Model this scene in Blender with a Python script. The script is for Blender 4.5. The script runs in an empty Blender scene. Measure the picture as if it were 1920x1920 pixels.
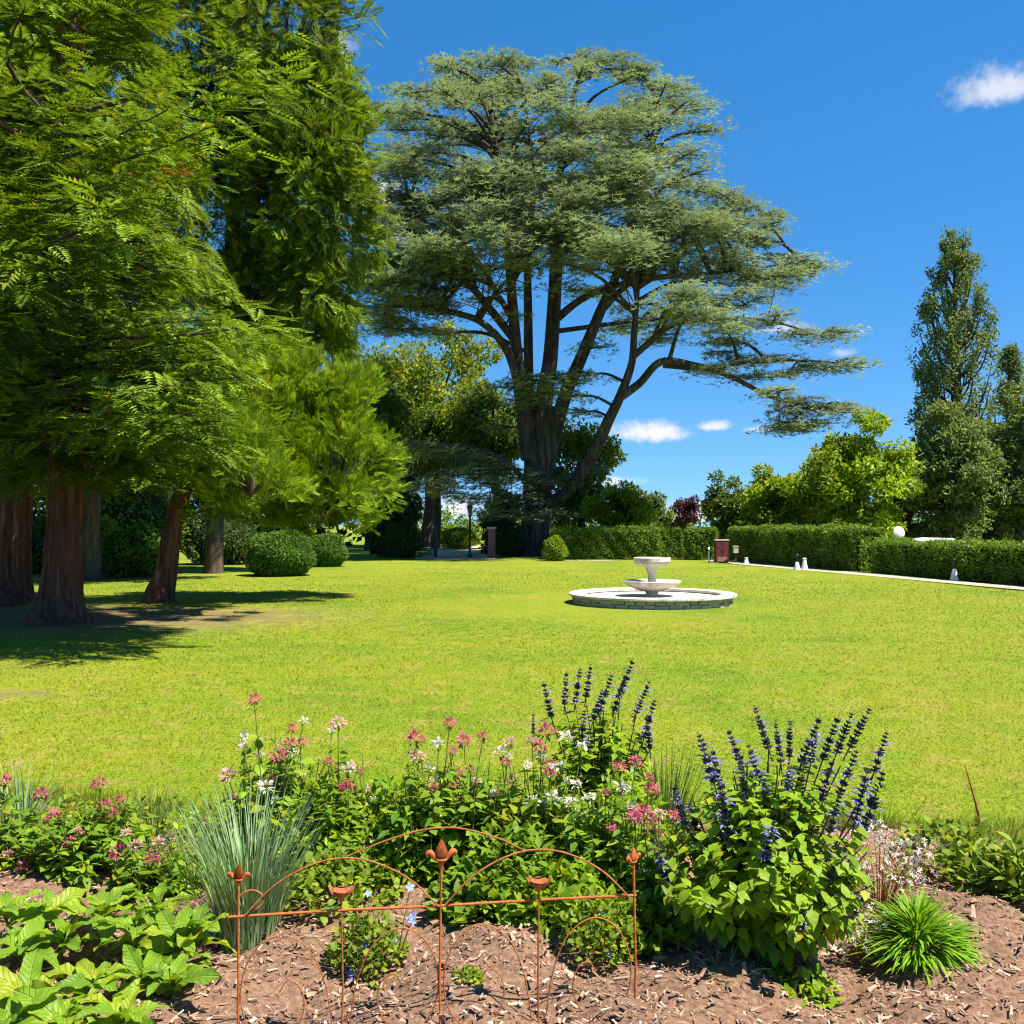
import bpy, math
import numpy as np
from mathutils import Vector, Matrix
R = math.radians
rng = np.random.default_rng(11)
scn = bpy.context.scene
col = scn.collection

# ------------------------------------------------------------------ camera, sky, sun, exposure
FPX, EYE, HY = 1800.0, 1.65, 985.0
cam_d = bpy.data.cameras.new('camera'); cam = bpy.data.objects.new('camera', cam_d); col.objects.link(cam)
cam_d.sensor_width = 36; cam_d.lens = FPX / 1920 * 36; cam_d.clip_start = .05; cam_d.clip_end = 3000
cam.location = (0, 0, EYE); cam.rotation_euler = (R(90) + math.atan((HY - 960) / FPX), 0, 0)
scn.camera = cam
SUN_EL, SUN_AZ = 62, 118          # azimuth from +Y (view direction) towards +X
wd = bpy.data.worlds.new('World'); scn.world = wd; wd.use_nodes = True
sun_d = bpy.data.lights.new('sun', 'SUN'); sun_d.energy = 5.0; sun_d.angle = R(.53); sun_d.color = (1, .95, .86)
sun = bpy.data.objects.new('sun', sun_d); col.objects.link(sun)
sdir = Vector((math.sin(R(SUN_AZ)) * math.cos(R(SUN_EL)), math.cos(R(SUN_AZ)) * math.cos(R(SUN_EL)), math.sin(R(SUN_EL))))
sun.rotation_euler = sdir.to_track_quat('Z', 'Y').to_euler(); sun.location = (30, 30, 60)
scn.view_settings.view_transform = 'Standard'; scn.view_settings.look = 'None'
scn.view_settings.exposure = 1.3; scn.view_settings.gamma = 1
scn.cycles.max_bounces = 5; scn.cycles.diffuse_bounces = 4; scn.cycles.transmission_bounces = 3
scn.cycles.glossy_bounces = 2; scn.cycles.use_denoising = True
scn.cycles.sample_clamp_indirect = 6; scn.cycles.filter_width = 1.2


def nd(nt, typ, ins=None, **kw):
    n = nt.nodes.new(typ)
    for k, v in kw.items():
        setattr(n, k, v)
    for k, v in (ins or {}).items():
        s = n.inputs[k]
        if isinstance(v, bpy.types.NodeSocket):
            nt.links.new(v, s)
        else:
            s.default_value = v
    return n


def mth(nt, op, a, b=0.0, clamp=False):
    n = nd(nt, 'ShaderNodeMath', operation=op, use_clamp=clamp)
    for i, v in enumerate((a, b)):
        if isinstance(v, bpy.types.NodeSocket):
            nt.links.new(v, n.inputs[i])
        else:
            n.inputs[i].default_value = v
    return n.outputs[0]


def mixc(nt, fac, a, b, blend='MIX'):
    n = nd(nt, 'ShaderNodeMix', data_type='RGBA', blend_type=blend)
    for s, v in ((n.inputs[0], fac), (n.inputs[6], a), (n.inputs[7], b)):
        if isinstance(v, bpy.types.NodeSocket):
            nt.links.new(v, s)
        elif isinstance(v, (int, float)):
            s.default_value = v
        else:
            s.default_value = (*v[:3], 1)
    return n.outputs[2]


def ramp(nt, fac, stops):
    n = nd(nt, 'ShaderNodeValToRGB'); nt.links.new(fac, n.inputs[0])
    e = n.color_ramp.elements
    while len(e) < len(stops):
        e.new(.5)
    for i, (p, c) in enumerate(stops):
        e[i].position = p; e[i].color = (*c, 1) if len(c) == 3 else c
    return n.outputs[0]


def smooth(nt, v, lo, hi, o0=0.0, o1=1.0):
    n = nd(nt, 'ShaderNodeMapRange', {0: v, 1: lo, 2: hi, 3: o0, 4: o1}, interpolation_type='SMOOTHSTEP')
    return n.outputs[0]


def build_world():
    nt = wd.node_tree; nt.nodes.clear()
    sky = nd(nt, 'ShaderNodeTexSky', sky_type='NISHITA', sun_disc=False)
    sky.sun_elevation = R(SUN_EL); sky.sun_rotation = R(SUN_AZ); sky.air_density = .8; sky.dust_density = .0; sky.ozone_density = 3.0
    g0 = nd(nt, 'ShaderNodeTexCoord'); va = nd(nt, 'ShaderNodeVectorMath', {0: g0.outputs['Generated'], 1: (0, 0, .105)}, operation='ADD')
    vn = nd(nt, 'ShaderNodeVectorMath', {0: va.outputs[0]}, operation='NORMALIZE'); nt.links.new(vn.outputs[0], sky.inputs[0])
    gm = nd(nt, 'ShaderNodeGamma', {'Color': sky.outputs[0], 'Gamma': .8})
    hs = nd(nt, 'ShaderNodeHueSaturation', {'Saturation': 1.48, 'Value': 1.0, 'Color': gm.outputs[0]})
    c = hs.outputs[0]
    tc = nd(nt, 'ShaderNodeTexCoord'); v = tc.outputs['Generated']
    no = nd(nt, 'ShaderNodeTexNoise', {'Vector': v, 'Scale': 30.0, 'Detail': 9.0, 'Roughness': .72})
    n2 = nd(nt, 'ShaderNodeTexNoise', {'Vector': v, 'Scale': 90.0, 'Detail': 4.0, 'Roughness': .6})
    # individual fair weather clouds: direction (px, py of the photograph), half sizes in pixels, opacity
    cl = [(1228, 812, 105, 30, 1.0), (1335, 800, 42, 15, .8), (1150, 903, 75, 14, .75), (1875, 160, 90, 50, .7), (1420, 806, 35, 10, .6),
          (715, 365, 65, 55, .95), (735, 440, 55, 30, .8), (1585, 662, 30, 14, .45), (1470, 615, 60, 18, .55), (860, 955, 60, 40, 1.0),
          (2300, 420, 190, 50, .9), (-300, 300, 200, 60, .9), (3000, 700, 240, 50, .9), (1290, 965, 70, 30, .8), (610, 80, 60, 40, 0.5)]
    tot = None
    for px, py, wx, wy, op in cl:
        dv = Vector(((px - 960) / FPX, 1, -(py - HY) / FPX)).normalized()
        rt = dv.cross(Vector((0, 0, 1))).normalized(); up = rt.cross(dv)
        a = nd(nt, 'ShaderNodeVectorMath', {0: v, 1: rt}, operation='DOT_PRODUCT').outputs['Value']
        b = nd(nt, 'ShaderNodeVectorMath', {0: v, 1: up}, operation='DOT_PRODUCT').outputs['Value']
        f = nd(nt, 'ShaderNodeVectorMath', {0: v, 1: dv}, operation='DOT_PRODUCT').outputs['Value']
        a = mth(nt, 'MULTIPLY', a, FPX / wx); b = mth(nt, 'MULTIPLY', b, FPX / wy)
        bneg = mth(nt, 'MULTIPLY', mth(nt, 'MINIMUM', b, 0.0), 1.5); b = mth(nt, 'ADD', mth(nt, 'MAXIMUM', b, 0.0), bneg)
        r2 = mth(nt, 'ADD', mth(nt, 'MULTIPLY', a, a), mth(nt, 'MULTIPLY', b, b))
        rr = mth(nt, 'SQRT', r2)
        q = mth(nt, 'SUBTRACT', mth(nt, 'ADD', mth(nt, 'MULTIPLY', no.outputs[0], 1.7), mth(nt, 'MULTIPLY', n2.outputs[0], .5)), rr)
        q = smooth(nt, q, .1, 1.0, 0.0, op)
        q = mth(nt, 'MULTIPLY', q, mth(nt, 'GREATER_THAN', f, .5))
        tot = q if tot is None else mth(nt, 'MAXIMUM', tot, q)
    c = mixc(nt, tot, c, (3.6, 3.55, 3.6))
    bg = nd(nt, 'ShaderNodeBackground', {'Color': c, 'Strength': .118})
    out = nd(nt, 'ShaderNodeOutputWorld'); nt.links.new(bg.outputs[0], out.inputs[0])


build_world()


# ------------------------------------------------------------------ helpers
def P(px, py, d):
    """the point at depth d (metres along the view) seen at pixel px, py"""
    return np.array([(px - 960) / FPX * d, d, EYE - (py - HY) / FPX * d])


def G(px, d):
    return np.array([(px - 960) / FPX * d, d, 0.0])


def nrm(a):
    return a / (np.linalg.norm(a, axis=-1, keepdims=True) + 1e-9)


class MB:
    def __init__(s):
        s.V = []; s.L = []; s.N = []; s.M = []; s.n = 0

    def add(s, V, F, mi=0):
        V = np.asarray(V, float).reshape(-1, 3); F = np.asarray(F, int)
        s.V.append(V); s.L.append((F + s.n).ravel()); s.N.append(np.full(len(F), F.shape[1])); s.M.append(np.full(len(F), mi)); s.n += len(V)
        return s

    def mesh(s, name, mats, smooth=False, org=None):
        V = np.concatenate(s.V); L = np.concatenate(s.L); N = np.concatenate(s.N); M = np.concatenate(s.M)
        if org is not None:
            V = V - np.asarray(org)
        me = bpy.data.meshes.new(name)
        me.vertices.add(len(V)); me.vertices.foreach_set('co', V.astype(np.float32).ravel())
        me.loops.add(len(L)); me.loops.foreach_set('vertex_index', L.astype(np.int32))
        me.polygons.add(len(N)); st = np.concatenate([[0], np.cumsum(N)[:-1]])
        me.polygons.foreach_set('loop_start', st.astype(np.int32)); me.polygons.foreach_set('loop_total', N.astype(np.int32))
        me.polygons.foreach_set('material_index', M.astype(np.int32))
        me.polygons.foreach_set('use_smooth', np.full(len(N), smooth))
        for m in (mats if isinstance(mats, (list, tuple)) else [mats]):
            me.materials.append(m)
        me.update(calc_edges=True)
        return me


def tag(o, label=None, cat=None, group=None, kind=None):
    for k, v in (('label', label), ('category', cat), ('group', group), ('kind', kind)):
        if v:
            o[k] = v
    return o


def obj(name, me, parent=None, loc=(0, 0, 0)):
    o = bpy.data.objects.new(name, me); col.objects.link(o); o.parent = parent; o.location = loc
    return o


def thing(name, label, cat, loc=(0, 0, 0), group=None):
    o = bpy.data.objects.new(name, None); col.objects.link(o); o.location = loc; o.empty_display_size = .2
    return tag(o, label, cat, group)


def place(o, loc, ydir, up, s=1.0):
    """orient o so that its local Y runs along ydir and Z towards up"""
    y = Vector(ydir).normalized(); z = Vector(up) - y * Vector(up).dot(y)
    if z.length < 1e-4:
        z = y.orthogonal()
    z.normalize(); x = y.cross(z)
    o.location = loc; o.rotation_euler = Matrix((x, y, z)).transposed().to_euler()
    o.scale = (s, s, s) if isinstance(s, (int, float)) else s


def catmull(pts, n=6):
    p = np.asarray(pts, float)
    if len(p) < 3:
        t = np.linspace(0, 1, n + 1)[:, None]; return p[0] * (1 - t) + p[-1] * t
    q = np.vstack([2 * p[0] - p[1], p, 2 * p[-1] - p[-2]]); out = []
    for i in range(len(p) - 1):
        a, b, c, d = q[i:i + 4]
        for t in np.linspace(0, 1, n, endpoint=False):
            out.append(.5 * (2 * b + (c - a) * t + (2 * a - 5 * b + 4 * c - d) * t * t + (3 * b - a - 3 * c + d) * t ** 3))
    out.append(p[-1])
    return np.array(out)


def tube(pts, radii, seg=7, flute=0.0, fk=7, seed=0, cap=True):
    p = np.asarray(pts, float); n = len(p)
    r = np.asarray(radii, float); r = np.interp(np.linspace(0, 1, n), np.linspace(0, 1, len(r)), r)
    T = nrm(np.gradient(p, axis=0)); u = np.cross(T[0], [0.3, 1, .2]); u /= np.linalg.norm(u); ph = np.linspace(0, 2 * np.pi, seg, endpoint=False)
    rs = np.random.default_rng(seed); a1, a2 = rs.uniform(0, 6, 2); V = []
    for i in range(n):
        u = u - T[i] * u.dot(T[i]); u /= np.linalg.norm(u) + 1e-9; w = np.cross(T[i], u)
        k = 1 + flute * (np.sin(fk * ph + a1 + .25 * i) * .6 + np.sin((fk * 2 + 1) * ph + a2 - .2 * i) * .4) if flute else np.ones(seg)
        V.append(p[i] + (r[i] * k)[:, None] * (np.cos(ph)[:, None] * u + np.sin(ph)[:, None] * w))
    V = np.concatenate(V); i = np.arange(n - 1)[:, None] * seg; j = np.arange(seg)[None]; jn = (j + 1) % seg
    F = np.stack([i + j, i + jn, i + seg + jn, i + seg + j], -1).reshape(-1, 4)
    return V, F


def box(c, s, rz=0.0, jit=0.0):
    x, y, z = np.asarray(s) / 2
    V = np.array([[-x, -y, -z], [x, -y, -z], [x, y, -z], [-x, y, -z], [-x, -y, z], [x, -y, z], [x, y, z], [-x, y, z]])
    if jit:
        V = V + rng.uniform(-jit, jit, V.shape)
    ca, sa = math.cos(rz), math.sin(rz); V = V @ np.array([[ca, sa, 0], [-sa, ca, 0], [0, 0, 1]]) + np.asarray(c)
    return V, np.array([[0, 3, 2, 1], [4, 5, 6, 7], [0, 1, 5, 4], [1, 2, 6, 5], [2, 3, 7, 6], [3, 0, 4, 7]])


def lathe(prof, seg=40, c=(0, 0, 0), flute=None):
    """flute(i, ang) -> radius factor"""
    ph = np.linspace(0, 2 * np.pi, seg, endpoint=False); V = []
    for i, (r, z) in enumerate(prof):
        rr = r * (flute(i, ph) if flute else np.ones(seg))
        V.append(np.stack([rr * np.cos(ph), rr * np.sin(ph), np.full(seg, z)], -1))
    V = np.concatenate(V) + np.asarray(c); n = len(prof); i = np.arange(n - 1)[:, None] * seg; j = np.arange(seg)[None]; jn = (j + 1) % seg
    return V, np.stack([i + j, i + jn, i + seg + jn, i + seg + j], -1).reshape(-1, 4)


# leaf shapes: along +Y, upper side +Z, unit length
def diamond(w=.4, fold=.12, m=.45, droop=.05):
    return np.array([[0, 0, 0], [w / 2, m, fold * w], [0, 1, -droop], [-w / 2, m, fold * w]]), np.array([[0, 1, 2], [0, 2, 3]])


def blade(w=.4, n=4, fold=.15, droop=.25, wave=0.0, pointy=1.0, m=.42, stalk=0.0):
    t = np.linspace(0, 1, n + 1); k = m / (1 - m)
    wd_ = w / 2 * np.clip((t ** k * (1 - t) ** pointy) / (m ** k * (1 - m) ** pointy), 0, 1); wd_[0] = .012; wd_[-1] = .004
    y = stalk + t * (1 - stalk); z = -droop * y ** 2; V = []
    for i in range(n + 1):
        e = fold * wd_[i]; wv = wave * math.sin(i * 2.3)
        V += [[-wd_[i], y[i], z[i] + e + wv * wd_[i]], [0, y[i], z[i]], [wd_[i], y[i], z[i] + e - wv * wd_[i]]]
    F = []
    for i in range(n):
        a = 3 * i
        F += [[a, a + 1, a + 4], [a, a + 4, a + 3], [a + 1, a + 2, a + 5], [a + 1, a + 5, a + 4]]
    return np.array(V), np.array(F)


def merge_proto(parts):
    V = []; F = []; n = 0
    for v, f in parts:
        V.append(v); F.append(f + n); n += len(v)
    return np.concatenate(V), np.concatenate(F)


def xf(proto, pos=(0, 0, 0), ang=0.0, s=1.0, tilt=0.0, sx=1.0):
    """turn a leaf about Z by ang, tilt about X"""
    v, f = proto; v = v * np.array([s * sx, s, s]); ct, st = math.cos(tilt), math.sin(tilt)
    v = v @ np.array([[1, 0, 0], [0, ct, st], [0, -st, ct]]); ca, sa = math.cos(ang), math.sin(ang)
    return v @ np.array([[ca, sa, 0], [-sa, ca, 0], [0, 0, 1]]) + np.asarray(pos), f


TRI = lambda w: (np.array([[-.42 * w, .12, .02], [.5 * w, .34, -.01], [0, 1, -.04]]), np.array([[0, 1, 2]]))


def frond(pairs=5, ang=.85, l=.42, w=.3, taper=.65, droop=.1):
    d = TRI(w); parts = []
    for i in range(pairs):
        t = .08 + .8 * i / pairs; L = l * (1 - taper * t) * (1 if i else .8)
        for sgn in (-1, 1):
            parts.append(xf(d, (0, t, -droop * t * t), sgn * ang * (1 - .25 * t), L, .06))
    parts.append(xf(d, (0, .72, -droop * .5), 0, .34))
    return merge_proto(parts)


def scatter(mb, proto, pos, ydir, up, s, mi=0, sx=None):
    v, f = proto; pos = np.asarray(pos, float); n = len(pos)
    if n == 0:
        return
    y = nrm(np.broadcast_to(ydir, (n, 3)).astype(float)); up = np.broadcast_to(up, (n, 3)).astype(float)
    z = nrm(up - y * (up * y).sum(1, keepdims=True)); x = np.cross(y, z)
    s = np.broadcast_to(s, (n,)).astype(float)[:, None, None]
    vx = v[None, :, 0:1] * (1 if sx is None else np.broadcast_to(sx, (n,))[:, None, None])
    W = (vx * x[:, None] + v[None, :, 1:2] * y[:, None] + v[None, :, 2:3] * z[:, None]) * s + pos[:, None]
    F = f[None] + (np.arange(n) * len(v))[:, None, None]
    mb.add(W.reshape(-1, 3), F.reshape(-1, f.shape[1]), mi)


def rdir(n):
    return nrm(rng.normal(size=(n, 3)))


# ------------------------------------------------------------------ materials
def newmat(name):
    m = bpy.data.materials.new(name); m.use_nodes = True; nt = m.node_tree; nt.nodes.clear()
    return m, nt, nd(nt, 'ShaderNodeOutputMaterial')


def leafmat(name, c1, c2, trans=.4, rough=.5, spec=.25, ns=1.2, nv=(.7, 1.2), warm=(1.25, 1.15, .45), c3=None):
    m, nt, out = newmat(name)
    g = nd(nt, 'ShaderNodeNewGeometry'); tc = nd(nt, 'ShaderNodeTexCoord')
    c = ramp(nt, g.outputs['Random Per Island'], [(0, c1), (1, c2)] if c3 is None else [(0, c1), (.82, c2), (1, c3)])
    no = nd(nt, 'ShaderNodeTexNoise', {'Vector': tc.outputs['Object'], 'Scale': ns, 'Detail': 3.0})
    k = smooth(nt, no.outputs[0], .3, .7, nv[0], nv[1])
    vm = nd(nt, 'ShaderNodeVectorMath', {0: c}, operation='SCALE'); nt.links.new(k, vm.inputs['Scale']); c = vm.outputs[0]
    b = nd(nt, 'ShaderNodeBsdfPrincipled', {'Base Color': c, 'Roughness': rough, 'Specular IOR Level': spec})
    tcol = mixc(nt, 1.0, c, warm, 'MULTIPLY')
    t = nd(nt, 'ShaderNodeBsdfTranslucent', {'Color': tcol})
    mx = nd(nt, 'ShaderNodeMixShader', {0: trans, 1: b.outputs[0], 2: t.outputs[0]})
    nt.links.new(mx.outputs[0], out.inputs[0])
    return m


def barkmat(name, c1, c2, c3, sc=(9, 9, 1.2), bump=.9):
    m, nt, out = newmat(name)
    tc = nd(nt, 'ShaderNodeTexCoord'); mp = nd(nt, 'ShaderNodeMapping', {'Vector': tc.outputs['Object'], 'Scale': sc})
    n1 = nd(nt, 'ShaderNodeTexNoise', {'Vector': mp.outputs[0], 'Scale': 1.0, 'Detail': 7.0, 'Roughness': .65})
    n2 = nd(nt, 'ShaderNodeTexNoise', {'Vector': tc.outputs['Object'], 'Scale': .8, 'Detail': 3.0})
    c = ramp(nt, n1.outputs[0], [(.3, c1), (.52, c2), (.72, c3)])
    c = mixc(nt, smooth(nt, n2.outputs[0], .45, .75, 0, .5), c, tuple(.55 * x for x in c2))
    bp = nd(nt, 'ShaderNodeBump', {'Height': n1.outputs[0], 'Strength': bump, 'Distance': .06})
    b = nd(nt, 'ShaderNodeBsdfPrincipled', {'Base Color': c, 'Roughness': .9, 'Normal': bp.outputs[0], 'Specular IOR Level': .15})
    nt.links.new(b.outputs[0], out.inputs[0])
    return m


def plainmat(name, c1, c2=None, rough=.7, scale=8.0, bump=.2, spec=.3, dist=.01, metal=0.0, stops=(.35, .65)):
    m, nt, out = newmat(name); tc = nd(nt, 'ShaderNodeTexCoord')
    n1 = nd(nt, 'ShaderNodeTexNoise', {'Vector': tc.outputs['Object'], 'Scale': scale, 'Detail': 6.0, 'Roughness': .65})
    c = ramp(nt, n1.outputs[0], [(stops[0], c1), (stops[1], c2 or c1)])
    bp = nd(nt, 'ShaderNodeBump', {'Height': n1.outputs[0], 'Strength': bump, 'Distance': dist})
    b = nd(nt, 'ShaderNodeBsdfPrincipled', {'Base Color': c, 'Roughness': rough, 'Normal': bp.outputs[0], 'Specular IOR Level': spec, 'Metallic': metal})
    nt.links.new(b.outputs[0], out.inputs[0])
    return m


def lawnmat(blades=False):
    m, nt, out = newmat('grass_blade' if blades else 'lawn_grass'); tc = nd(nt, 'ShaderNodeTexCoord'); o = tc.outputs['Object']
    nA = nd(nt, 'ShaderNodeTexNoise', {'Vector': o, 'Scale': .35, 'Detail': 5.0, 'Roughness': .6})
    nB = nd(nt, 'ShaderNodeTexNoise', {'Vector': o, 'Scale': 3.0, 'Detail': 6.0, 'Roughness': .7})
    nC = nd(nt, 'ShaderNodeTexNoise', {'Vector': o, 'Scale': 45.0, 'Detail': 4.0, 'Roughness': .7})
    c = ramp(nt, nA.outputs[0], [(.3, (.095, .160, .007)), (.48, (.150, .202, .009)), (.6, (.178, .208, .010)), (.74, (.225, .212, .024))])
    c = mixc(nt, smooth(nt, nB.outputs[0], .48, .70, 0, .8), c, (.27, .205, .05))
    c = mixc(nt, smooth(nt, nB.outputs[0], .5, .22, 0, .6), c, (.080, .15, .008))
    nD = nd(nt, 'ShaderNodeTexNoise', {'Vector': o, 'Scale': 11.0, 'Detail': 4.0, 'Roughness': .7})
    c = mixc(nt, smooth(nt, nD.outputs[0], .54, .74, 0, .4), c, (.26, .20, .06)); c = mixc(nt, smooth(nt, nD.outputs[0], .46, .28, 0, .4), c, (.085, .145, .010))
    k = smooth(nt, nC.outputs[0], .25, .75, .62, 1.3)
    vm = nd(nt, 'ShaderNodeVectorMath', {0: c}, operation='SCALE'); nt.links.new(k, vm.inputs['Scale']); c = vm.outputs[0]
    # worn bare earth where nothing grows under the old conifers, soil colour darkened to deepen their shade
    sp = nd(nt, 'ShaderNodeSeparateXYZ', {0: o}); tot = None
    for cx, cy, rx, ry in ((-9.0, 17.3, 6.4, 3.3), (-6.9, 9.4, 2.6, .5), (-9, 11.2, 3.2, 1.2)):
        a = mth(nt, 'DIVIDE', mth(nt, 'SUBTRACT', sp.outputs[0], cx), rx); b = mth(nt, 'DIVIDE', mth(nt, 'SUBTRACT', sp.outputs[1], cy), ry)
        q = mth(nt, 'SQRT', mth(nt, 'ADD', mth(nt, 'MULTIPLY', a, a), mth(nt, 'MULTIPLY', b, b)))
        q = mth(nt, 'ADD', q, mth(nt, 'MULTIPLY', mth(nt, 'SUBTRACT', nB.outputs[0], .5), 2.0))
        q = smooth(nt, q, 1.1, .5); tot = q if tot is None else mth(nt, 'MAXIMUM', tot, q)
    c = mixc(nt, mth(nt, 'MULTIPLY', tot, .85), c, ramp(nt, nC.outputs[0], [(.3, (.10, .058, .032)), (.7, (.23, .15, .085))]))
    if blades:
        g = nd(nt, 'ShaderNodeNewGeometry'); vm = nd(nt, 'ShaderNodeVectorMath', {0: c}, operation='SCALE')
        nt.links.new(smooth(nt, g.outputs['Random Per Island'], -.4, 1.4, .8, 1.5), vm.inputs['Scale']); c = vm.outputs[0]
        b = nd(nt, 'ShaderNodeBsdfPrincipled', {'Base Color': c, 'Roughness': .7, 'Specular IOR Level': .1}); t = nd(nt, 'ShaderNodeBsdfTranslucent', {'Color': c})
        mx = nd(nt, 'ShaderNodeMixShader', {0: .5, 1: b.outputs[0], 2: t.outputs[0]}); nt.links.new(mx.outputs[0], out.inputs[0])
        return m
    bp = nd(nt, 'ShaderNodeBump', {'Height': nC.outputs[0], 'Strength': .5, 'Distance': .03})
    b = nd(nt, 'ShaderNodeBsdfPrincipled', {'Base Color': c, 'Roughness': .85, 'Normal': bp.outputs[0], 'Specular IOR Level': .1})
    nt.links.new(b.outputs[0], out.inputs[0])
    return m


def veined_leaf():
    m, nt, out = newmat('broad_leaves'); tc = nd(nt, 'ShaderNodeTexCoord'); sp = nd(nt, 'ShaderNodeSeparateXYZ', {0: tc.outputs['Object']}); oi = nd(nt, 'ShaderNodeObjectInfo')
    ax = mth(nt, 'ABSOLUTE', sp.outputs[0]); f = mth(nt, 'FRACT', mth(nt, 'MULTIPLY', mth(nt, 'SUBTRACT', sp.outputs[1], mth(nt, 'MULTIPLY', ax, 1.1)), 8.0))
    vein = smooth(nt, mth(nt, 'ABSOLUTE', mth(nt, 'SUBTRACT', f, .5)), .13, .02); rib = smooth(nt, ax, .022, .008); ln = mth(nt, 'MAXIMUM', vein, rib)
    no = nd(nt, 'ShaderNodeTexNoise', {'Vector': tc.outputs['Object'], 'Scale': 5.0, 'Detail': 4.0})
    c = ramp(nt, oi.outputs['Random'], [(0, (.12, .245, .012)), (.6, (.19, .33, .014)), (1, (.30, .37, .016))])
    c = mixc(nt, smooth(nt, no.outputs[0], .5, .75, 0, .45), c, (.34, .36, .02)); c = mixc(nt, mth(nt, 'MULTIPLY', ln, .4), c, (.34, .44, .09))
    h = mth(nt, 'ADD', mth(nt, 'MULTIPLY', ln, -1.0), mth(nt, 'MULTIPLY', no.outputs[0], .5))
    bp = nd(nt, 'ShaderNodeBump', {'Height': h, 'Strength': .7, 'Distance': .012})
    b = nd(nt, 'ShaderNodeBsdfPrincipled', {'Base Color': c, 'Roughness': .5, 'Specular IOR Level': .3, 'Normal': bp.outputs[0]}); t = nd(nt, 'ShaderNodeBsdfTranslucent', {'Color': mixc(nt, 1.0, c, (1.2, 1.15, .4), 'MULTIPLY')})
    mx = nd(nt, 'ShaderNodeMixShader', {0: .4, 1: b.outputs[0], 2: t.outputs[0]}); nt.links.new(mx.outputs[0], out.inputs[0])
    return m


M = {}
M['lawn'] = lawnmat()
M['blade'] = lawnmat(True)
M['mulch'] = plainmat('bark_mulch_soil', (.115, .062, .038), (.27, .16, .10), .95, 40, .9, .1, .02)
M['chip'] = leafmat('bark_chip', (.19, .105, .064), (.42, .275, .185), trans=0.0, rough=.85, spec=.15, ns=5, nv=(.7, 1.15), c3=(.52, .40, .30))
M['gravel'] = plainmat('pale_gravel', (.29, .23, .155), (.46, .385, .29), .95, 60, .5, .1)
M['earth'] = plainmat('tan_drive', (.40, .27, .16), (.58, .43, .28), .95, 25, .4, .1)
M['stone'] = plainmat('pale_stone', (.25, .215, .165), (.54, .49, .41), .85, 5, .5, .2, .015, stops=(.3, .52))
M['rough_stone'] = plainmat('rough_wall_stone', (.28, .25, .17), (.58, .51, .37), .9, 14, .8, .15, .02)
M['redbark'] = barkmat('red_fibrous_bark', (.035, .016, .010), (.15, .060, .036), (.30, .145, .090), (16, 16, .9), 1.0)
M['greybark'] = barkmat('grey_cedar_bark', (.02, .016, .013), (.065, .052, .042), (.17, .135, .105), (5, 5, .7), 1.0)
M['brownbark'] = barkmat('brown_bark', (.03, .022, .016), (.085, .062, .045), (.16, .12, .09), (8, 8, 1.2), .8)
M['rust'] = plainmat('rusted_iron', (.28, .065, .016), (.50, .145, .034), .85, 60, .5, .25, .003)
M['rustdark'] = plainmat('brown_rusted_iron', (.20, .06, .022), (.40, .14, .045), .85, 50, .5, .25, .003)
M['black'] = plainmat('black_iron', (.012, .012, .013), (.03, .03, .032), .5, 20, .1, .4)
M['white'] = plainmat('white_paint', (.60, .60, .58), (.70, .70, .68), .45, 6, .05, .4)
M['glass'] = plainmat('dark_glass', (.02, .025, .03), (.03, .035, .04), .08, 2, 0, .6)
M['rubber'] = plainmat('tyre_rubber', (.015, .015, .015), (.025, .025, .025), .8, 20, .2, .2)
M['redwood'] = plainmat('dark_red_paint', (.085, .012, .016), (.15, .028, .03), .6, 10, .3, .3)
M['pink'] = plainmat('faded_pink_brick', (.22, .10, .08), (.36, .18, .15), .85, 10, .4, .2)
# foliage
M['cedar'] = leafmat('cedar_needles', (.150, .205, .140), (.285, .335, .190), trans=.36, rough=.55, ns=.35, nv=(.75, 1.25), warm=(1.1, 1.1, .6))
M['fir'] = leafmat('conifer_sprays', (.075, .140, .014), (.185, .265, .020), trans=.33, rough=.65, spec=.08, ns=.7, nv=(.55, 1.25), c3=(.27, .30, .02))
M['droop'] = leafmat('drooping_conifer_sprays', (.085, .15, .012), (.19, .265, .018), trans=.38, rough=.65, spec=.08, ns=.5, nv=(.6, 1.2), c3=(.27, .29, .04))
M['thuja'] = leafmat('bright_conifer_sprays', (0.109, 0.207, 0.0115), (0.23, 0.328, 0.0161), trans=.38, rough=.65, spec=.08, ns=.8, nv=(.7, 1.2), c3=(.33, .30, .03))
M['rustleaf'] = leafmat('dead_brown_sprays', (.22, .075, .02), (.36, .15, .04), trans=.3)
M['box'] = leafmat('box_leaves', (0.048, 0.12, 0.0144), (0.12, 0.222, 0.0192), trans=.28, ns=2.5, nv=(.7, 1.2))
M['hedge'] = leafmat('hedge_leaves', (.075, .155, .016), (.19, .295, .022), trans=.35, ns=2.0, nv=(.75, 1.2), c3=(.22, .27, .03))
M['yellowtree'] = leafmat('yellow_green_leaves', (.12, .19, .010), (.26, .31, .014), trans=.42, ns=.3, nv=(.6, 1.2), c3=(.50, .42, .03))
M['lime'] = leafmat('lime_leaves', (0.15, 0.237, 0.0125), (0.325, 0.413, 0.02), trans=.42, ns=.45, nv=(.65, 1.2))
M['mid'] = leafmat('mid_green_leaves', (0.0775, 0.138, 0.0175), (0.169, 0.231, 0.025), trans=.35, ns=.4, nv=(.65, 1.2))
M['dark'] = leafmat('dark_green_leaves', (.035, .07, .016), (.085, .125, .022), trans=.25, ns=.4, nv=(.6, 1.2))
M['poplar'] = leafmat('poplar_leaves', (.095, .145, .045), (.22, .27, .075), trans=.4, ns=.5, nv=(.7, 1.2))
M['purple'] = leafmat('purple_leaves', (.06, .015, .03), (.13, .04, .06), trans=.3)
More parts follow.
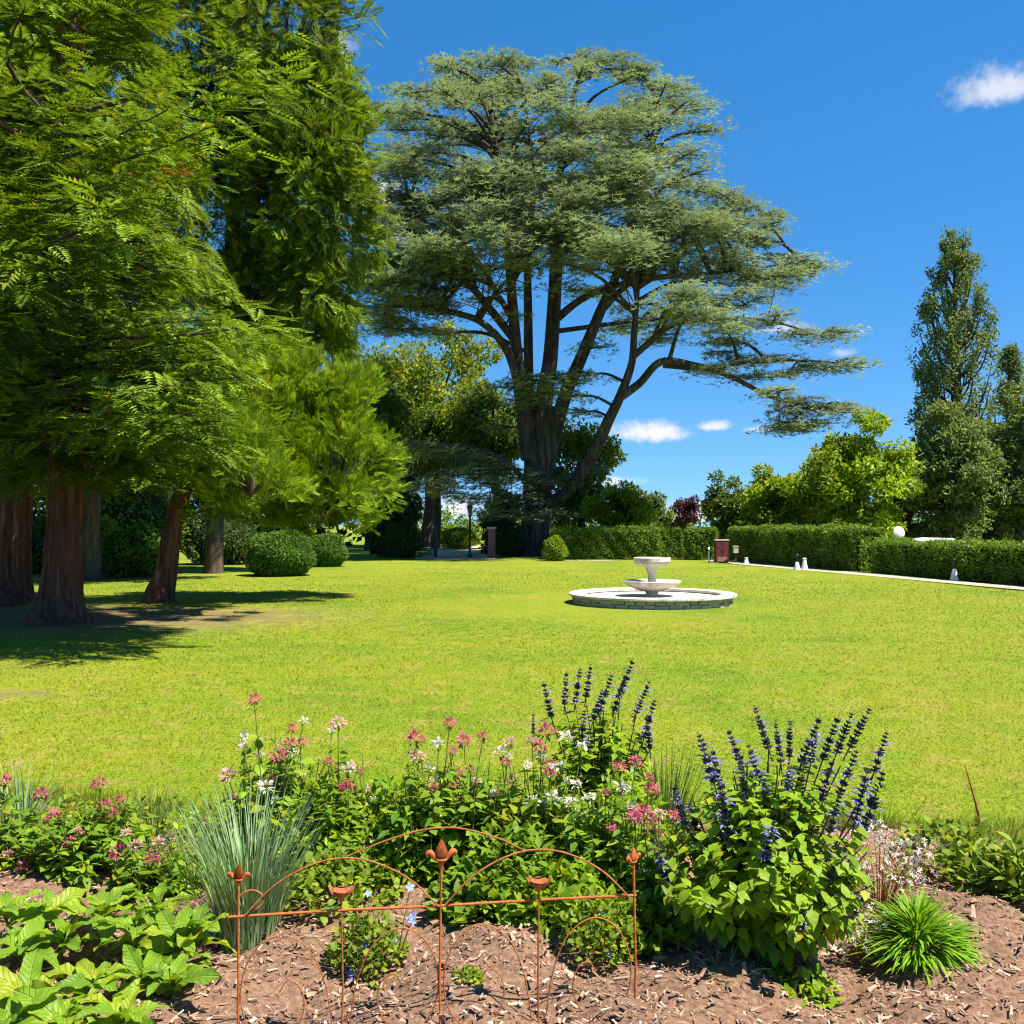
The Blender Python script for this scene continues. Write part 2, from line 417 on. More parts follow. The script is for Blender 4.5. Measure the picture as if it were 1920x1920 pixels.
M['salvia'] = leafmat('salvia_leaves', (0.135, 0.27, 0.0135), (0.304, 0.432, 0.0162), trans=0.5, ns=6, nv=(.75, 1.15), c3=(.36, .38, .02))
M['balm'] = leafmat('balm_leaves', (0.105, 0.224, 0.0196), (0.252, 0.378, 0.0224), trans=0.5, ns=6, nv=(.7, 1.15), c3=(.30, .33, .02))
M['bigleaf'] = veined_leaf()
M['bluegrass'] = leafmat('blue_green_blades', (.115, .22, .08), (.27, .39, .19), trans=.3, ns=6, nv=(.75, 1.2), c3=(.30, .34, .12))
M['darkgrass'] = leafmat('dark_green_blades', (.06, .12, .025), (.13, .20, .03), trans=.3)
M['tuft'] = leafmat('bright_lance_leaves', (0.096, 0.252, 0.0144), (0.24, 0.432, 0.0168), trans=.42, ns=7, nv=(.75, 1.15), c3=(.36, .38, .02))
M['small'] = leafmat('small_leaves', (0.104, 0.182, 0.0156), (0.26, 0.351, 0.026), trans=0.48, ns=8, c3=(.34, .33, .03))
M['yellowleaf'] = leafmat('yellow_leaves', (.26, .28, .01), (.48, .40, .015), trans=.4)
M['stem'] = leafmat('green_stems', (.10, .14, .02), (.18, .20, .03), trans=.1)
M['darkstem'] = leafmat('dark_stems', (.03, .03, .03), (.07, .05, .06), trans=.0)
M['calyx'] = leafmat('dark_violet_calyx', (.022, .02, .042), (.085, .075, .125), trans=.12, warm=(1, 1, 1))
M['violet'] = leafmat('violet_blue_petals', (.17, .15, .48), (.36, .33, .66), trans=.3, warm=(1, 1, 1))
M['pinkpetal'] = leafmat('deep_pink_petals', (.42, .045, .11), (.66, .13, .22), trans=.35, warm=(1, 1, 1), c3=(.72, .30, .34))
M['palepink'] = leafmat('faded_pink_petals', (.58, .24, .24), (.76, .48, .44), trans=.35, warm=(1, 1, 1), c3=(.45, .28, .18))
M['whitepetal'] = leafmat('creamy_white_petals', (.70, .64, .52), (.82, .78, .70), trans=.35, warm=(1, 1, 1), c3=(.74, .52, .48))
M['bluepetal'] = leafmat('sky_blue_petals', (.20, .27, .72), (.36, .42, .82), trans=.3, warm=(1, 1, 1))
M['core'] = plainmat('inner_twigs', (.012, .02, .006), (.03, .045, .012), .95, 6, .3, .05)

D1 = diamond(.5, .14, .45, .08)
D_N = diamond(.3, .1, .45, .05)


# ------------------------------------------------------------------ the setting: ground, bed, paths
def ground():
    mb = MB()
    # one sheet to the horizon, finer near the camera
    ys = np.concatenate([np.linspace(-30, 60, 61), np.geomspace(64, 1500, 20)]); xs = np.concatenate([-np.geomspace(1500, 44, 18), np.linspace(-40, 40, 55), np.geomspace(44, 1500, 18)])
    X, Y = np.meshgrid(xs, ys); near = np.clip((np.hypot(X, Y - 20) - 10) / 20, 0, 1)
    Z = -.012 - .02 * np.sin(X * .31 + 1) * np.sin(Y * .23) * (np.abs(X) < 42) * (Y < 62)
    V = np.stack([X, Y, Z], -1).reshape(-1, 3); n, m = X.shape; i = np.arange(n - 1)[:, None] * m; j = np.arange(m - 1)[None]
    mb.add(V, np.stack([i + j, i + j + 1, i + m + j + 1, i + m + j], -1).reshape(-1, 4))
    return tag(obj('ground', mb.mesh('ground', M['lawn'], True)), 'mown yellow green lawn running out to the trees', kind='structure')


def bed_edge(x):
    return 5.32 - .07 * x + .10 * np.sin(x * 1.7 + .6) + .05 * np.sin(x * 4.1)


def bed_z(x, y):
    e = bed_edge(x) - y; h = .03 * np.sin(x * 3.1 + y * 2.2) + .025 * np.sin(x * 7.3 - y * 5.1 + 1) + .014 * np.sin(x * 17 + y * 13)
    return np.clip(e / .5, -1, 1) * .05 + .02 + h * np.clip(e / .35, 0, 1)


def bed():
    xs = np.linspace(-5, 5, 200); t = np.linspace(0, 1, 110); X, T = np.meshgrid(xs, t); Y = 1.2 + (bed_edge(X) + .25 - 1.2) * T
    Z = bed_z(X, Y) + rng.normal(0, .006, X.shape); V = np.stack([X, Y, Z], -1).reshape(-1, 3)
    n, m = X.shape; i = np.arange(n - 1)[:, None] * m; j = np.arange(m - 1)[None]
    mb = MB().add(V, np.stack([i + j, i + j + 1, i + m + j + 1, i + m + j], -1).reshape(-1, 4))
    tag(obj('flower_bed', mb.mesh('flower_bed', M['mulch'], True)), 'brown bark mulched flower bed in front of the lawn', kind='structure')
    # shredded bark lying on it
    mb = MB(); N = 18500; y = 2.7 + (rng.random(N) ** 1.2) * 2.75; x = rng.uniform(-.62, .62, N) * (y + .5)
    k = y < bed_edge(x) - .03; x, y = x[k], y[k]; z = bed_z(x, y) + rng.uniform(.002, .016, len(x))
    bv, bf = box((0, .5, 0), (.17, 1, .08)); bv = bv + np.array([[.04, .06, 0]] * 2 + [[-.03, -.05, .02]] * 2 + [[-.03, .05, .02]] * 2 + [[.02, -.04, -.02]] * 2)
    dd = rdir(len(x)); dd[:, 2] *= .28; L = rng.lognormal(-3.95, .5, len(x)).clip(.008, .075)
    scatter(mb, (bv, bf[1:]), np.stack([x, y, z], -1), dd, np.array([0, 0, 1]) + .5 * rdir(len(x)), L, sx=rng.uniform(.6, 1.7, len(x)))
    tag(obj('bark_chip', mb.mesh('bark_chip', M['chip'])), 'shredded brown bark chips strewn over the flower bed', 'bark chips', kind='stuff')


def grass():
    mb = MB(); tri = np.array([[-.5, 0, 0], [.5, 0, 0], [.08, .62, .3], [0, 1, .25]])
    proto = (np.array([[-.5, 0, 0], [.5, 0, 0], [0, 1, 0]]), np.array([[0, 1, 2]]))
    n = 235000; d = 4.9 * np.exp(rng.random(n) ** 1.05 * math.log(40 / 4.9)); x = rng.uniform(-.62, .62, n) * d
    k = (d > bed_edge(x) - .02) & (rng.random(n) < np.clip((40 - d) / 18, 0, 1)); d, x = d[k], x[k]; m = len(d)
    # bare earth stays bare
    e = np.minimum(((x + 9) / 6.4) ** 2 + ((d - 17.3) / 3.3) ** 2, ((x + 6.9) / 2.6) ** 2 + ((d - 9.4) / .5) ** 2)
    k = (e > .55 + rng.random(m) * .7) & (((x - 2.97) ** 2 + (d - 20.4) ** 2) > 1.78 ** 2); d, x = d[k], x[k]; m = len(d)
    up = nrm(np.array([0, 0, .6]) + rdir(m) * np.array([1, 1, .2])); L = rng.uniform(.011, .027, m) * (1 + d / 60)
    scatter(mb, proto, np.stack([x, d, np.full(m, -.005)], -1), up, rdir(m), L, sx=.00075 * d / L * rng.uniform(.7, 1.4, m))
    # longer tufts along the edge of the bed
    n = 9000; x = rng.uniform(-3.6, 3.6, n); y = bed_edge(x) + np.abs(rng.normal(0, .16, n)) - .04
    up = nrm(np.array([0, 0, 1.0]) + rdir(n) * .6); L = rng.uniform(.05, .13, n)
    scatter(mb, proto, np.stack([x, y, np.full(n, -.005)], -1), up, rdir(n), L, sx=.006 / L)
    tag(obj('grass', mb.mesh('grass', M['blade'])), 'short mown grass blades covering the sunny lawn', 'grass', kind='stuff')


def sheet(name, pts, z, mat, label):
    n = len(pts); V = [(x, y, z) for x, y in pts]
    me = bpy.data.meshes.new(name); me.from_pydata(V, [], [list(range(n))]); me.materials.append(mat)
    tag(obj(name, me), label, kind='structure')


ground(); bed(); grass()
sheet('gravel_path', [(9.0, 45.5), (9.6, 45.5), (10.6, 41.5), (12.05, 33.5), (13.7, 25.3), (15, 20), (14.2, 19.5), (12.75, 25.5), (11.2, 33.2), (9.6, 40)], .012, M['gravel'], 'pale gravel path along the foot of the clipped hedges')
sheet('tan_drive', [(-4.9, 46.6), (-3.4, 45.9), (-1.9, 46.0), (-.7, 46.8), (-1.0, 49), (-2.0, 60), (-2.2, 78), (-7.5, 78), (-5.0, 60), (-4.6, 49)], .012, M['earth'], 'tan gravel drive leading out through the iron gate')
sheet('gravel_apron', [(2.3, 44.6), (4.6, 44.6), (5.2, 45.2), (4.0, 45.6), (2.2, 45.4)], .012, M['gravel'], 'patch of pale gravel at the foot of the sunlit hedge')


# ------------------------------------------------------------------ trees
def trunk_part(name, pts, radii, mat, parent, org, seg=10, flute=.0, n=6, fk=7):
    c = catmull(pts, n); mb = MB().add(*tube(c, radii, seg, flute, fk, seed=len(bpy.data.objects)))
    return obj(name, mb.mesh(name, mat, True, org), parent)


def clump_leaves(mb, c, r, n, proto, size, mi=0, outw=.5, upw=.5, shell=.55, flat=1.0, fall=0.0, crown_c=None):
    """leaves in the shell of one leaf clump"""
    d = rdir(n); rad = (shell + (1 - shell) * rng.random(n))[:, None]
    pos = c + d * rad * r * np.array([1, 1, flat]); o = d if crown_c is None else nrm(d + .6 * nrm(pos - crown_c))
    yd = rdir(n) * .8 + o * outw + np.array([0, 0, -fall])
    up = np.array([0, 0, upw]) + o * .6 + rdir(n) * .55
    scatter(mb, proto, pos, yd, up, size * rng.uniform(.65, 1.35, n), mi)


def broadleaf(name, label, base, H, cz, rad, mat, nclump=60, nleaf=170, leaf=.26, trunk_r=.25, group=None, cat='tree', bark='brownbark', cr=.3, proto=D1, low=-1.0, lobes=None, fall=0.0):
    base = np.asarray(base, float); t = thing(name, label, cat, base, group); rad = np.asarray(rad, float); cc = base + np.array([0, 0, cz])
    d = rdir(nclump); d = d[d[:, 2] > low]; k = len(d)
    wob = 1 + .16 * np.sin(d[:, 0] * 4 + base[0]) + .14 * np.sin(d[:, 2] * 6 + base[1]) + rng.uniform(-.2, .26, k)
    cs = cc + d * rad * (rng.uniform(.5, .86, k) * wob)[:, None]; mb = MB()
    for c in cs:
        r = cr * rad.mean() * rng.uniform(.65, 1.25)
        clump_leaves(mb, c, r, int(nleaf * rng.uniform(.7, 1.3)), proto, leaf, flat=.75, crown_c=cc, fall=fall)
    cr_o = obj('crown', mb.mesh('crown', mat, False, base), t)
    top = cc + np.array([0, 0, rad[2] * .4])
    trunk_part('trunk', [base - [0, 0, .3], base + [.02 * H, 0, cz * .35], cc, top], [trunk_r * 1.35, trunk_r, trunk_r * .6, trunk_r * .2], M[bark], t, base, 9, .06)
    for c in cs[rng.permutation(k)[:7]]:
        s = base + np.array([0, 0, cz * rng.uniform(.45, .8)])
        trunk_part('limb', [s, s * .5 + c * .5 + [0, 0, .05 * H], c], [trunk_r * .5, trunk_r * .3, trunk_r * .08], M[bark], t, base, 6, 0, 4)
    return t


# ---- the old cedar
def cedar():
    D = 52.0; base = G(1003, D)
    t = thing('cedar_tree', 'huge old blue green cedar with many stems and layered spreading branches', 'cedar tree', base)
    Q = lambda px, py, dy=0.0: P(px, py, D + dy)
    trunk_part('trunk', [base - [0, 0, .4], base + [0, 0, .15], Q(1002, 1020), Q(1004, 985), Q(1007, 920), Q(1014, 850), Q(1018, 800), Q(1020, 762)],
               [1.9, 1.3, .90, .74, .74, .88, .92, .7], M['greybark'], t, base, 40, .10, 8, 9)
    stems = [([(995, 860, -.4), (985, 800, -.8), (972, 700, -.9), (960, 560, -1), (948, 400, -1), (930, 250, -.8), (905, 160, -.5)], (.75, .62, .5, .4, .3, .18, .05)),
             ([(1012, 850, -.2), (1018, 760, .2), (1032, 670, .5), (1042, 520, .5), (1046, 400, .4), (1055, 280, .2), (1088, 128, 0)], (.8, .72, .62, .52, .4, .25, .05)),
             ([(1030, 850, .3), (1060, 740, .6), (1090, 670, .9), (1125, 585, 1.2), (1165, 490, 1.5), (1200, 350, 1.6), (1240, 190, 1.5)], (.6, .55, .48, .42, .34, .22, .05)),
             ([(1000, 840, 1), (992, 740, 2.2), (990, 600, 3), (990, 480, 3.3), (1000, 330, 3), (985, 180, 2.5)], (.5, .42, .36, .3, .2, .05)),
             ([(1020, 945, -.3), (1060, 925, -1), (1110, 855, -2), (1140, 790, -2.5), (1163, 742, -2.8), (1185, 680, -3), (1190, 620, -3), (1197, 540, -3)], (.55, .5, .44, .4, .36, .28, .24, .14)),
             ([(1163, 745, -2.8), (1200, 718, -3.1), (1240, 678, -3.4), (1300, 684, -3.8), (1370, 705, -4), (1450, 745, -4), (1530, 762, -4), (1590, 768, -4)], (.34, .3, .27, .24, .2, .14, .08, .03)),
             ([(1188, 668, -3), (1220, 640, -3.2), (1262, 608, -3.4), (1340, 598, -3.4), (1440, 600, -3.2), (1540, 628, -3)], (.26, .24, .2, .17, .11, .03)),
             ([(1245, 685, -3.4), (1310, 690, -3), (1400, 680, -2.5), (1500, 675, -2), (1600, 682, -2)], (.18, .15, .12, .08, .03)),
             ([(975, 730, -.9), (950, 655, -1.6), (905, 605, -2.2), (850, 585, -2.8), (780, 572, -3), (700, 575, -3), (650, 582, -3)], (.36, .32, .27, .22, .16, .1, .03)),
             ([(968, 640, -.9), (920, 580, -1), (880, 535, -1.2), (820, 505, -1.5), (750, 492, -1.8), (690, 490, -2)], (.34, .3, .26, .2, .13, .04)),
             ([(962, 600, -1), (930, 545, .5), (890, 480, 2), (830, 430, 3), (760, 400, 3.5)], (.26, .22, .17, .12, .04)),
             ([(1040, 600, .5), (1090, 560, .2), (1150, 535, 0), (1230, 520, 0), (1320, 512, 0), (1420, 500, 0), (1510, 490, 0)], (.32, .28, .24, .2, .15, .09, .03)),
             ([(1130, 580, 1.2), (1180, 530, 2.5), (1260, 480, 3.5), (1350, 430, 4), (1430, 395, 4)], (.28, .24, .18, .12, .04)),
             ([(1046, 620, .5), (1120, 610, 1), (1200, 600, 1.5), (1300, 590, 2), (1400, 570, 2.5)], (.2, .18, .14, .1, .03)),
             ([(990, 905, -.9), (940, 860, -3), (880, 838, -4.5), (810, 832, -5.5), (745, 835, -6)], (.2, .16, .12, .08, .03)),
             ([(1010, 780, -1.2), (1020, 725, -2.5), (1010, 705, -4.5), (985, 712, -6)], (.16, .13, .09, .03))]
    samp = []
    for pts, rr in stems:
        w = [Q(*p) for p in pts]; trunk_part('limb', w, [.70 * q for q in rr], M['greybark'], t, base, 9, .06, 7)
        samp.append(catmull(w, 7))
    S = np.concatenate(samp)
    # silhouettes in the picture plane -> radii per height
    ys = np.array([70, 110, 160, 230, 300, 350, 400, 450, 490, 560, 620, 700, 770])
    rx = np.array([1120, 1175, 1300, 1325, 1330, 1370, 1455, 1480, 1525, 1490, 1545, 1605, 1590]); lx = np.array([1050, 815, 735, 705, 695, 685, 680, 665, 655, 640, 650, 900, 940])
    sc = D / FPX; ax = (1010 - 960) * sc
    spots = []
    def spot(px, py, dy, La, Lb, az=None):
        c = Q(px, py, dy); spots.append((c, La, Lb, az))
    N = 250; yy = rng.uniform(98, 640, N * 3)
    keep = rng.random(N * 3) < np.interp(yy, [80, 300, 480, 560, 640], [.6, 1, 1, .55, .3]); yy = yy[keep][:N]
    for y in yy:
        ph = rng.uniform(0, 2 * np.pi); RR = (np.interp(y, ys, rx) - 1010) * sc; RL = (1010 - np.interp(y, ys, lx)) * sc
        Rh = RR if math.cos(ph) > 0 else RL; Rd = .5 * (RR + RL) * .92
        Rp = 1 / math.sqrt((math.cos(ph) / Rh) ** 2 + (math.sin(ph) / Rd) ** 2)
        if y > 480:
            u = rng.uniform(.62, .93)
            if abs(math.cos(ph)) < .62 and math.sin(ph) < 0 and rng.random() < .9:
                continue
            if abs(math.cos(ph)) < .35:
                continue
        else:
            u = rng.uniform(.12, .93 ** 2) ** .5
        size = np.interp(y, [80, 250, 600], [.62, .88, 1.12]) * rng.uniform(.7, 1.25)
        dd_ = D + u * Rp * math.sin(ph); c = np.array([ax + u * Rp * math.cos(ph), dd_, EYE - (y - HY) * dd_ / FPX])
        spots.append((c, 1.75 * size, 1.35 * size, ph))
    for _ in range(56):
        y = rng.uniform(300, 500); x = rng.uniform(720, 1330); spots.append((Q(x, y + 14 * math.sin(x * .03), -rng.uniform(4, 11) * (1 - abs(x - 1010) / 520)), rng.uniform(1.2, 1.8), rng.uniform(.9, 1.4), None))
    for px, py, dy in ((1540, 765, -4), (1575, 770, -4), (1480, 775, -4), (1500, 750, -3.6), (1440, 735, -4), (1390, 705, -3.6), (1600, 685, -2), (1560, 690, -2.2), (1500, 690, -2), (1450, 670, -2), (1380, 672, -2.5), (1330, 690, -3.4),
                       (1545, 630, -3), (1490, 622, -3), (1440, 605, -3), (1380, 610, -3.2), (1330, 600, -3.4), (1510, 500, 0), (1460, 505, 0), (1400, 520, 1), (1420, 560, 2.5), (1330, 560, 2), (1370, 640, -2), (1280, 590, -3), (1250, 625, 1),
                       (670, 582, -3), (720, 578, -3), (780, 575, -3), (700, 495, -2), (750, 490, -2), (830, 585, -2.6), (840, 505, -1.4), (740, 600, 1), (700, 520, 2),
                       (1500, 805, -3.8), (1530, 790, -3.5), (1470, 795, -4.2),
                       (1440, 398, 4), (1400, 388, 3), (1450, 425, 2), (1385, 420, 1), (1340, 400, 2), (1430, 452, 1), (1480, 482, 0), (1350, 450, -1), (1300, 430, -2), (1380, 485, -2), (1450, 512, 0), (1522, 497, 0), (1290, 470, -3), (1310, 352, 2), (1360, 362, 2),
                       (1270, 172, 1.5), (1300, 200, 1), (1235, 155, 1), (1318, 240, 1), (1262, 220, 0), (1200, 130, 0), (1150, 105, 0), (1100, 100, 0), (850, 120, 0), (890, 112, .5), (780, 165, 0), (740, 215, 0), (940, 118, 0),
                       (880, 522, -4), (930, 500, -6), (835, 542, -3), (775, 530, -2), (990, 498, -7), (1060, 490, -7), (722, 545, -1), (900, 560, 2), (1090, 540, -4), (805, 560, -4), (950, 540, -5),
                       (1250, 480, -4), (1200, 470, -5), (1280, 510, -3), (1330, 525, -2), (1220, 515, -3), (1150, 480, -4), (1110, 500, -3)):
        spots.append((Q(px, py, dy), rng.uniform(1.2, 1.8), rng.uniform(.9, 1.3), None))
        if (px > 1290 or px < 860) and py > 300:
            spots.append((Q(px + rng.uniform(-45, 30), py + rng.uniform(-16, 10), dy + rng.uniform(-2.5, 2.5)), rng.uniform(1.0, 1.5), rng.uniform(.8, 1.1), None))
    for px, py, dy, s in ((1000, 712, -6, 1.3), (1040, 705, -5, 1.1), (1070, 715, -4, 1.0), (960, 725, -6, 1.0), (1020, 735, -5, 1.2), (990, 750, -4.5, 1.0), (1080, 740, -3, 1.0), (1100, 700, -2, 1.1), (1110, 650, -1, 1.0), (1090, 770, -2, 1.0),
                          (960, 590, -2.2, .8), (945, 800, 1.5, .9),
                          (760, 838, -6, 1.2), (810, 838, -5.6, 1.3), (860, 846, -5, 1.3), (900, 862, -4.5, 1.4), (950, 880, -3, 1.4), (930, 905, -4, 1.5), (880, 890, -5, 1.4), (830, 905, -5.5, 1.2), (900, 935, -4.5, 1.4), (960, 930, -3, 1.3),
                          (850, 925, -5, 1.1), (1000, 900, -2.6, 1.0), (1040, 960, -2.5, .9), (1060, 900, -1, 1.1), (1090, 880, -1, 1.0), (970, 965, -3, 1.0), (920, 960, -4, 1.0), (800, 915, -5.5, 1.0)):
        spots.append((Q(px, py, dy), 1.35 * s, 1.15 * s, None))
    nb = MB(); nf = MB(); spray = merge_proto([xf(TRI(.17), (0, y_, 0), a_, l_, t_) for y_, a_, l_, t_ in ((0, 0, 1, 0), (.1, .6, .72, .15), (.1, -.65, .72, .1), (.3, .8, .5, .2), (.25, -.9, .55, -.1))])
    axis = np.array([ax, D, 0])
    for c, La, Lb, az in spots:
        dv = S - c; hd = np.hypot(dv[:, 0], dv[:, 1]); cost = hd + 2.0 * np.abs(dv[:, 2] + .3 * hd); p = S[cost.argmin()]
        o = c - p; o[2] = 0
        if np.hypot(o[0], o[1]) < .7:
            o = c - axis; o[2] = 0
        o = nrm(o + rng.normal(0, .15, 3) * [1, 1, 0]); tn = np.array([-o[1], o[0], 0])
        L = np.linalg.norm(c - p); m = p * .5 + c * .5 + np.array([0, 0, min(.10 * L, .5) if abs(c[2] - p[2]) < .6 * L else -.05 * L]); tip = c + o * La * .7 - [0, 0, .12]
        r0 = np.clip(.03 * L + .03, .04, .12)
        if abs(c[2] - p[2]) > .75 * L or L > 6:
            r0 = .035
        nb.add(*tube(catmull([p, m, c - [0, 0, .08], tip], 4), [r0, r0 * .7, r0 * .4, .015], 5))
        for sgn in (-1, 1):
            for f in (.1, .55):
                q0 = c * (1 - f) + (c - o * La * .5) * f; nb.add(*tube([q0, q0 + tn * sgn * Lb * .5 + o * La * .2, q0 + tn * sgn * Lb * .85 + o * La * .45], [.03, .02, .01], 4))
        n = int(185 * La * Lb / 1.7); a = rng.normal(0, .48, n).clip(-1.1, 1.1); b = rng.normal(0, .48, n).clip(-1.1, 1.1)
        lay_ = rng.choice([0.0, -.28, .22], n, p=[.55, .25, .2]) * La * .5
        pos = c + o * (a * La)[:, None] + tn * (b * Lb)[:, None]; pos[:, 2] += lay_ * .8 + rng.normal(0, .05, n) - .22 * (a ** 2 + b ** 2) * La * .5 + .10 * a * La
        yd = o * .9 + tn * (b * 1.3 + rng.normal(0, .45, n))[:, None] + np.array([0, 0, 1]) * rng.normal(.02, .22, n)[:, None]
        up = np.array([0, 0, 1.0]) + rdir(n) * .45
        scatter(nf, spray, pos, yd, up, rng.uniform(.28, .60, n))
    tag(obj('branchwork', nb.mesh('branchwork', M['greybark'], True, base), t), kind='stuff')
    tag(obj('foliage', nf.mesh('foliage', M['cedar'], False, base), t), kind='stuff')


cedar()
FR = frond(7, .85, .42, .36); FR2 = frond(6, .55, .46, .26, .5, .25)


def conifer(name, label, base, trunk_pts, trunk_r, zs, radius, nbr, mat, per=30, fsize=.5, slope=.25, droop=.5, hang=0.0, spread=.4, bark='redbark', proto=FR, flute=.1, seg=26, group=None, azbias=None, extra=None):
    base = np.asarray(base, float); t = thing(name, label, 'conifer', base, group)
    c = catmull(trunk_pts, 7); trunk_part('trunk', trunk_pts, trunk_r, M[bark], t, base, seg, flute, 7, 7)
    nb = MB(); nf = MB(); zt = c[:, 2]
    jobs = []
    for _ in range(nbr):
        z = zs[0] + (zs[1] - zs[0]) * rng.random(); ph = rng.uniform(0, 2 * np.pi) if azbias is None else azbias()
        jobs.append((z, ph, radius(z, ph) * rng.uniform(.72, 1.08)))
    for z, ph, L in jobs + (extra or []):
        p = np.array([np.interp(z, zt, c[:, 0]), np.interp(z, zt, c[:, 1]), z]); o = np.array([math.cos(ph), math.sin(ph), 0]); tn = np.array([-o[1], o[0], 0])
        k = np.linspace(0, 1, 6)[:, None]; br = p + o * L * k + np.array([0, 0, 1]) * L * (slope * k - droop * k ** 2 + .18 * np.maximum(k - .7, 0)) + tn * L * .08 * np.sin(k * 4 + ph * 3)
        nb.add(*tube(br, [.05 + .012 * L, .03, .008], 5))
        n = int(per * L / 2.5) + 4; tt = rng.uniform(.18, 1, n) ** .75; i = tt * 5; ii = np.minimum(i.astype(int), 4); fr = (i - ii)[:, None]; bp = br[ii] * (1 - fr) + br[ii + 1] * fr
        w = spread * (1.15 - .75 * tt) * min(L, 3.0) * .62; b = rng.uniform(-1, 1, n)
        pos = bp + tn * (b * w)[:, None] + o * (-.18 * np.abs(b) * w)[:, None] + np.array([0, 0, 1]) * (rng.normal(0, .05 + .03 * L, n) - .12 * b ** 2 * w - hang * rng.random(n) * .9)[:, None]
        yd = o * (.75 - hang * .5) + tn * (b * 1.0)[:, None] + rdir(n) * .35 + np.array([0, 0, -.12 - hang * 1.1])
        up = np.array([0, 0, 1.0]) * (1 - hang * .6) + o * hang * .8 + rdir(n) * .35
        scatter(nf, proto, pos, yd, up, fsize * rng.uniform(.65, 1.35, n))
    tag(obj('branchwork', nb.mesh('branchwork', M['brownbark'], True, base), t), kind='stuff')
    tag(obj('foliage', nf.mesh('foliage', mat, False, base), t), kind='stuff')
    return t, base


def leaning(px0, d, px1, z1, H):
    b = G(px0, d); m = P(px1, HY, d); m[2] = z1
    return b, [b - [0, 0, .3], b + [0, 0, .12], b * .8 + m * .2, b * .45 + m * .55, m, m + (m - b) * .3 + [0, 0, H * .3], np.array([m[0] + (m[0] - b[0]) * .4, d, H])]


# near conifer with the flared red trunk
b, tp = leaning(112, 16.5, 124, 2.6, 17)
near_conifer, near_base = conifer('old_conifer', 'tall dense conifer with flared red brown trunk standing on bare earth', b, tp, (.72, .46, .33, .28, .26, .2, .04), (2.5, 16.5), lambda z, p: np.interp(z, [2.3, 5, 10, 16.5], [2.9, 2.8, 2.5, .9]) * (1 + .12 * math.sin(3 * p + z)) * (.70 if math.cos(p) > .3 else 1.0), 210, M['fir'], 60, .45, .06, .16, .08, .62, flute=.12, seg=40,
        extra=[(3.3 + .28 * k, -.98 + .12 * math.sin(k * 2.1) - .14 * (k % 4), 6.3 + .6 * math.sin(k * 1.7)) for k in range(18)] + [(3.1 + .22 * k, -.72 - .07 * (k % 4), 4.4 + .3 * (k % 3)) for k in range(9)] + [(2.9 + .3 * k, -.45 + .12 * (k % 4), 2.1 + .2 * (k % 3)) for k in range(6)])
mb = MB(); c0 = P(322, 312, 14.6); n = 26; scatter(mb, FR, c0 + rng.normal(0, .16, (n, 3)) * [1.5, .8, .6], np.array([.8, -.2, -.35]) + rdir(n) * .4, np.array([0, 0, 1]) + rdir(n) * .4, rng.uniform(.16, .32, n))
dead = obj('dead_spray', mb.mesh('dead_spray', M['rustleaf'], False, near_base), near_conifer); dead['label'] = 'dead orange brown branch tip'; dead['kind'] = 'stuff'
b, tp = leaning(14, 20.5, 30, 2.6, 18)
conifer('old_conifer', 'dark conifer trunk beside the flared red trunk at the edge of the lawn', b, tp, (.9, .56, .42, .36, .32, .24, .04), (2.8, 17), lambda z, p: np.interp(z, [3, 8, 17], [3.2, 3.0, .8]), 130, M['fir'], 42, .55, .06, .2, .1, .6, flute=.12, seg=36)
# leaning tree with the bright bushy crown
b = G(300, 21); t_pts = [b - [0, 0, .3], b + [0, 0, .1], P(312, 1070, 21), P(330, 960, 21), P(372, 860, 21), P(430, 780, 21), P(480, 700, 21)]


def bushy(name, label, base, trunk_pts, trunk_r, lobes, mat, fsize, bark='redbark', proto=FR2, cat='conifer', seg=24, lift=.45):
    base = np.asarray(base, float); t = thing(name, label, cat, base); trunk_part('trunk', trunk_pts, trunk_r, M[bark], t, base, seg, .12, 7)
    mb = MB(); nb = MB()
    for c, rad, ncl, per in lobes:
        c = np.asarray(c, float); rad = np.asarray(rad, float); d = rdir(ncl); d[:, 2] = np.where(d[:, 2] < -.75, -d[:, 2], d[:, 2])
        cs = c + d * rad * rng.uniform(.55, .95, ncl)[:, None]
        for k in cs:
            n = int(per * rng.uniform(.7, 1.3)); e = rdir(n); r = rng.uniform(.22, .34) * rad.mean()
            pos = k + e * r * (rng.random(n) ** .5)[:, None]; o = nrm(k - c + e * r * .8)
            yd = o * .6 + np.array([0, 0, lift]) + rdir(n) * .5; up = o + np.array([0, 0, .5]) + rdir(n) * .6
            scatter(mb, proto, pos, yd, up, fsize * rng.uniform(.65, 1.3, n))
        for k in cs[:: max(1, ncl // 12)]:
            nb.add(*tube(catmull([c - [0, 0, rad[2] * .5], (c + k) / 2, k], 4), [.06, .04, .01], 5))
    tag(obj('branchwork', nb.mesh('branchwork', M['brownbark'], True, base), t), kind='stuff')
    tag(obj('foliage', mb.mesh('foliage', mat, False, base), t), kind='stuff')
    return t


